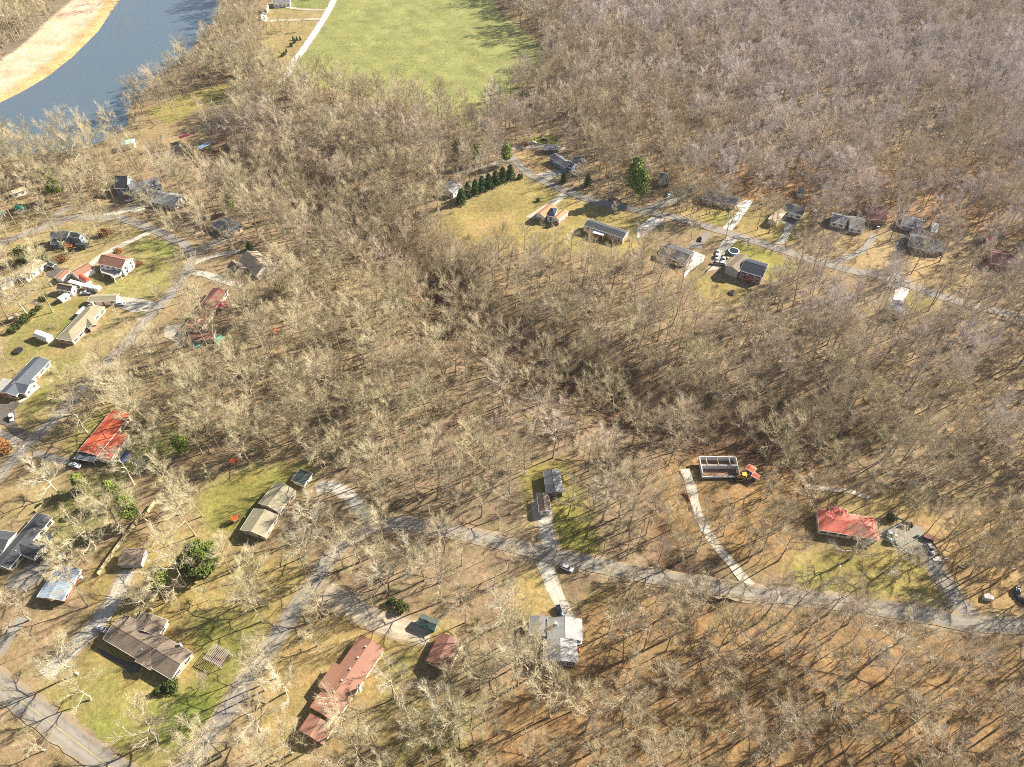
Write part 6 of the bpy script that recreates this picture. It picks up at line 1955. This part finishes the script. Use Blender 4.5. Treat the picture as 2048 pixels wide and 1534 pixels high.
ever('pine', 236, 1000, 13, 'slim green pine between the blue trampoline and the tall board fence')
ever('round', 52, 520, 9, 'big round dark evergreen beside the blue-grey house', None, 'round evergreen')
ever('shrub', 90, 522, 4, 'dark round shrub behind the tiny dark-roofed shed', None, None, 'shrub', 'shrub')
ever('pine', 1265, 392, 27, 'tall bright green pine at the estate road', None, 'bright pine')
ever('pine', 1279, 402, 22, 'shorter bright green pine beside the tallest roadside pine')
ever('cedar', 1175, 372, 9, 'small dark cedar under bare trees at the estate road')
ever('cedar', 1127, 365, 8, 'small dark cedar near the mouth of the grey porch house drive')
ever('pine', 917, 328, 18, 'green pine in the wood behind the evergreen-row house')
ever('pine', 952, 330, 15, 'green pine in the wood above the row of dark evergreens')
ever('pine', 1013, 330, 17, 'green pine at the far end of the row of dark evergreens')
ever('pine', 118, 398, 17, 'tall green pine in the wood near the green-roofed barn')
ever('pine', 150, 372, 12, 'shorter green pine in the wood above the green-roofed barn')
ever('pine', 465, 425, 13, 'green pine in leafless wood behind the hip-roofed garage')
ever('cedar', 500, 500, 6, 'small dark cedar at the top corner of the cream-gabled house')
ever('pine', 372, 910, 14, 'faint green pine in bare wood beyond the blue trampoline')
ever('pine', 420, 150, 9, 'low green pine near the pale riverside barn')
ever('cedar', 527, 132, 8, 'dark cedar at the lower edge of the upper gravel yard')
ever('cedar', 546, 125, 6, 'smaller dark cedar nearest the white gravel road')
ever('pine', 500, 40, 11, 'green pine next to the cream farmhouse')
ever('pine', 560, 590, 9, 'green pine in bare wood beyond the cream-gabled house')
ever('pine', 478, 150, 10, 'green pine in the wood west of the white gravel road')
for i, (x, y, h_) in enumerate(((570, 760, 3.2), (500, 885, 2.6), (420, 960, 2.4), (335, 1030, 3.8), (275, 1080, 3), (222, 1130, 2.8), (165, 1180, 3))):
    ever('shrub', *zp('a', x, y), h_, '%s round shrub in the row from the pale blue shed' % ORD[i], 'row of round shrubs', None, None, 'shrub')
ever('shrub', *zp('s', 1152, 160), 3.0, 'round green shrub beside the road bend lamp post', None, 'round hedge', None, 'shrub')
ever('shrub', *zp('f', 1190, 1240), 3.6, 'dark green shrub at the front corner of the long brick ranch', None, None, None, 'shrub')
ever('shrub', *zp('f', 1020, 1300), 2.4, 'low dark shrub in the shadow of the long brick ranch', None, None, None, 'shrub')
ever('shrub', *zp('h', 1270, 100), 3.2, 'green shrub on the gravel turnaround near the green shed', None, None, None, 'shrub')
ever('shrub', *zp('h', 1160, 30), 2.6, 'smaller green shrub up from the gravel turnaround', None, None, None, 'shrub')
ever('shrub', *zp('l', 1155, 370), 2.8, 'dark shrub at the back corner of the hip-roofed red house', None, None, None, 'shrub')
ever('shrub', *zp('o', 230, 910), 2.0, 'dark low shrub in the field by the orange-gabled house', None, None, None, 'shrub')
ever('rust', *zp('a', 1515, 165), 3.0, 'rust-leaved shrub behind the white two-storey house', None, None, None, 'shrub')
ever('rust', *zp('a', 1790, 320), 2.4, 'rust-leaved shrub at the white gable of the two-storey house', None, None, None, 'shrub')
ever('rust', *zp('a', 800, 270), 3.4, 'rust-leaved shrub beside the tiny dark-roofed shed', None, None, None, 'shrub')
ever('rust', *zp('d', 50, 1280), 5, 'rust-leaved thicket at the junction of the two western roads', None, None, None, 'shrub')
ever('rust', *zp('b', 1340, 960), 4, 'rust-leaved thicket under trees beside the western road', None, None, None, 'shrub')
ever('rust', *zp('o', 60, 210), 3.6, 'rust-leaved shrub at the edge of the wood near the lane', None, None, None, 'shrub')
for i, (x, y) in enumerate(((742, 318), (758, 335), (770, 318), (797, 318), (722, 365), (730, 370), (748, 345), (655, 450), (668, 440), (682, 432), (688, 415))):
    ever('cedar', *zp('t', x, y), 3.2, '%s young evergreen counted along the broken line beside the white gravel road' % ORD[i], 'young evergreens by the gravel road')

# ---- the 300 largest bare trees as single things, the rest of the wood as one mass
size = []
for i, t in enumerate(trees):
    x, y, kind, si, s_, rz_, hand = t
    h_ = STOCK[si][3] * s_; rr = STOCK[si][4] * s_
    bx, by = P(x, y, 0); tx, ty = P(x, y, h_); cx_, cy_ = P(x, y, h_ * .7)
    dep = y * math.cos(D) + (H - h_ * .6) * math.sin(D)
    wpx = 2 * rr * F / dep
    seen = 20 < bx < 2028 and 10 < by < 1524 and 0 < cx_ < 2048 and 0 < cy_ < 1534
    size.append(((math.hypot(tx - bx, ty - by) + wpx) * wpx if seen else 0, i))
size.sort(reverse=True)
single = [i for s_, i in size[:300]]
sset = set(single)
order = {}
recs = []
for i in single:
    x, y, kind, si, s_, rz_, hand = trees[i]
    px, py = P(x, y, 0)
    dd = sorted(((px - a[1]) ** 2 + (py - a[2]) ** 2, a[0], a[1], a[2]) for a in LAND)
    A = dd[0]
    # second landmark: the one that lies most nearly in the direction in which the tree stands
    vx, vy = px - A[2], py - A[3]
    best = max((q for q in dd[1:40]), key=lambda q: ((q[2] - A[2]) * vx + (q[3] - A[3]) * vy) / (math.hypot(q[2] - A[2], q[3] - A[3]) * math.hypot(vx, vy) + 1e-6) - .0006 * math.hypot(q[2] - A[2], q[3] - A[3]))
    recs.append([i, A[1], best[1], math.hypot(vx, vy)])
byk = {}
for r_ in recs: byk.setdefault((r_[1], r_[2]), []).append(r_)
WORD = {'tall': 'tall', 'mid': 'slender', 'pole': 'thin', 'broad': 'wide-crowned', 'small': 'small'}
for k_, l_ in byk.items():
    l_.sort(key=lambda q: q[3])
    for n_, (i, a_, b_, d_) in enumerate(l_):
        x, y, kind, si, s_, rz_, hand = trees[i]
        nth = 'nearest' if n_ == 0 else (ORD[n_] if n_ < 20 else str(n_ + 1) + 'th') + ' nearest'
        lab = '%s bare tree %s the %s, on the side towards the %s' % (WORD[kind], nth, a_, b_)
        if len(lab.split()) > 16: lab = '%s bare tree, %s the %s towards the %s' % (WORD[kind], nth, a_, b_)
        z = float(hf(np.array([x]), np.array([y]))[0])
        o = thing('bare_tree', lab, 'tree', (x, y, z), rz_, 'leafless trees of the wood and yards')
        o.scale = (s_, s_, s_)
        link('trunk', STOCK[si][1], o)
        link('crown', STOCK[si][2], o)


def scatter(name, mesh_list, pts, idx, rot, scl):
    """one object that stands copies of a few meshes on a cloud of points"""
    coll = bpy.data.collections.new(name + '_stock')
    for i, me in enumerate(mesh_list):
        coll.objects.link(bpy.data.objects.new('%s_stock_%02d' % (name, i), me))
    me = bpy.data.meshes.new(name)
    n = len(pts)
    me.vertices.add(n)
    me.vertices.foreach_set('co', np.asarray(pts, np.float32).ravel())
    for nm, ty, arr in (('pick', 'INT', np.asarray(idx, np.int32)), ('turn', 'FLOAT', np.asarray(rot, np.float32)), ('size', 'FLOAT', np.asarray(scl, np.float32))):
        a = me.attributes.new(nm, ty, 'POINT'); a.data.foreach_set('value', arr)
    o = link(name, me)
    ng = bpy.data.node_groups.new(name + '_nodes', 'GeometryNodeTree')
    ng.interface.new_socket('Geometry', in_out='INPUT', socket_type='NodeSocketGeometry')
    ng.interface.new_socket('Geometry', in_out='OUTPUT', socket_type='NodeSocketGeometry')
    N_ = ng.nodes.new; L_ = ng.links.new
    gi, go = N_('NodeGroupInput'), N_('NodeGroupOutput')
    ip = N_('GeometryNodeInstanceOnPoints'); ci = N_('GeometryNodeCollectionInfo')
    ci.inputs['Collection'].default_value = coll
    ci.inputs['Separate Children'].default_value = True
    ci.inputs['Reset Children'].default_value = True
    at_ = {}
    for nm, ty in (('pick', 'INT'), ('turn', 'FLOAT'), ('size', 'FLOAT')):
        q = N_('GeometryNodeInputNamedAttribute'); q.data_type = ty; q.inputs['Name'].default_value = nm; at_[nm] = q
    cx_ = N_('ShaderNodeCombineXYZ'); er = N_('FunctionNodeEulerToRotation')
    L_(at_['turn'].outputs[0], cx_.inputs[2]); L_(cx_.outputs[0], er.inputs[0])
    L_(gi.outputs[0], ip.inputs['Points']); L_(ci.outputs[0], ip.inputs['Instance'])
    ip.inputs['Pick Instance'].default_value = True
    L_(at_['pick'].outputs[0], ip.inputs['Instance Index']); L_(er.outputs[0], ip.inputs['Rotation']); L_(at_['size'].outputs[0], ip.inputs['Scale'])
    L_(ip.outputs[0], go.inputs[0])
    md = o.modifiers.new('scatter', 'NODES'); md.node_group = ng
    tag(o, kind='stuff')
    return o


rest = [t for i, t in enumerate(trees) if i not in sset]
rp = np.array([(t[0], t[1], 0) for t in rest])
rp[:, 2] = hf(rp[:, 0], rp[:, 1])
scatter('bare_woodland', [s_[5] for s_ in STOCK], rp, [t[3] for t in rest], [t[5] for t in rest], [t[4] for t in rest])

# ---- brush under the trees
bm_ = [mesh_of('brush_stems', bush(200 + i, 2.2 + .5 * i, 1.6, 26), [M['brush']]) for i in range(3)]
nb_ = 16000
bx_ = rng.uniform(-620, 620, nb_); by_ = rng.uniform(45, 800, nb_)
ok = (np.abs(bx_) < 170 + by_ * .6)
dn = np.full(nb_, .45)
for q, d_ in DENSW:
    m_ = inside(bx_, by_, q)
    dn[m_] = np.minimum(dn[m_], d_ * .5)
for line in RAV: dn = np.maximum(dn, np.where(seg_dist(bx_, by_, line) < 24, .95, 0))
bad = inside(bx_, by_, RIVER)
for line, w_ in ROADLINES: bad |= seg_dist(bx_, by_, line) < w_ + 1.5
for q in PADS: bad |= inside(bx_, by_, q)
ok &= (~bad) & (rng.random(nb_) < dn)
bx_, by_ = bx_[ok], by_[ok]
scatter('undergrowth', bm_, np.stack([bx_, by_, hf(bx_, by_)], 1), rng.integers(0, 3, len(bx_)), rng.uniform(0, 6.283, len(bx_)), rng.uniform(.7, 1.5, len(bx_)))
print('trees', len(trees), 'rest', len(rest), 'brush', len(bx_), 'tris', [len(s_[5].polygons) for s_ in STOCK])
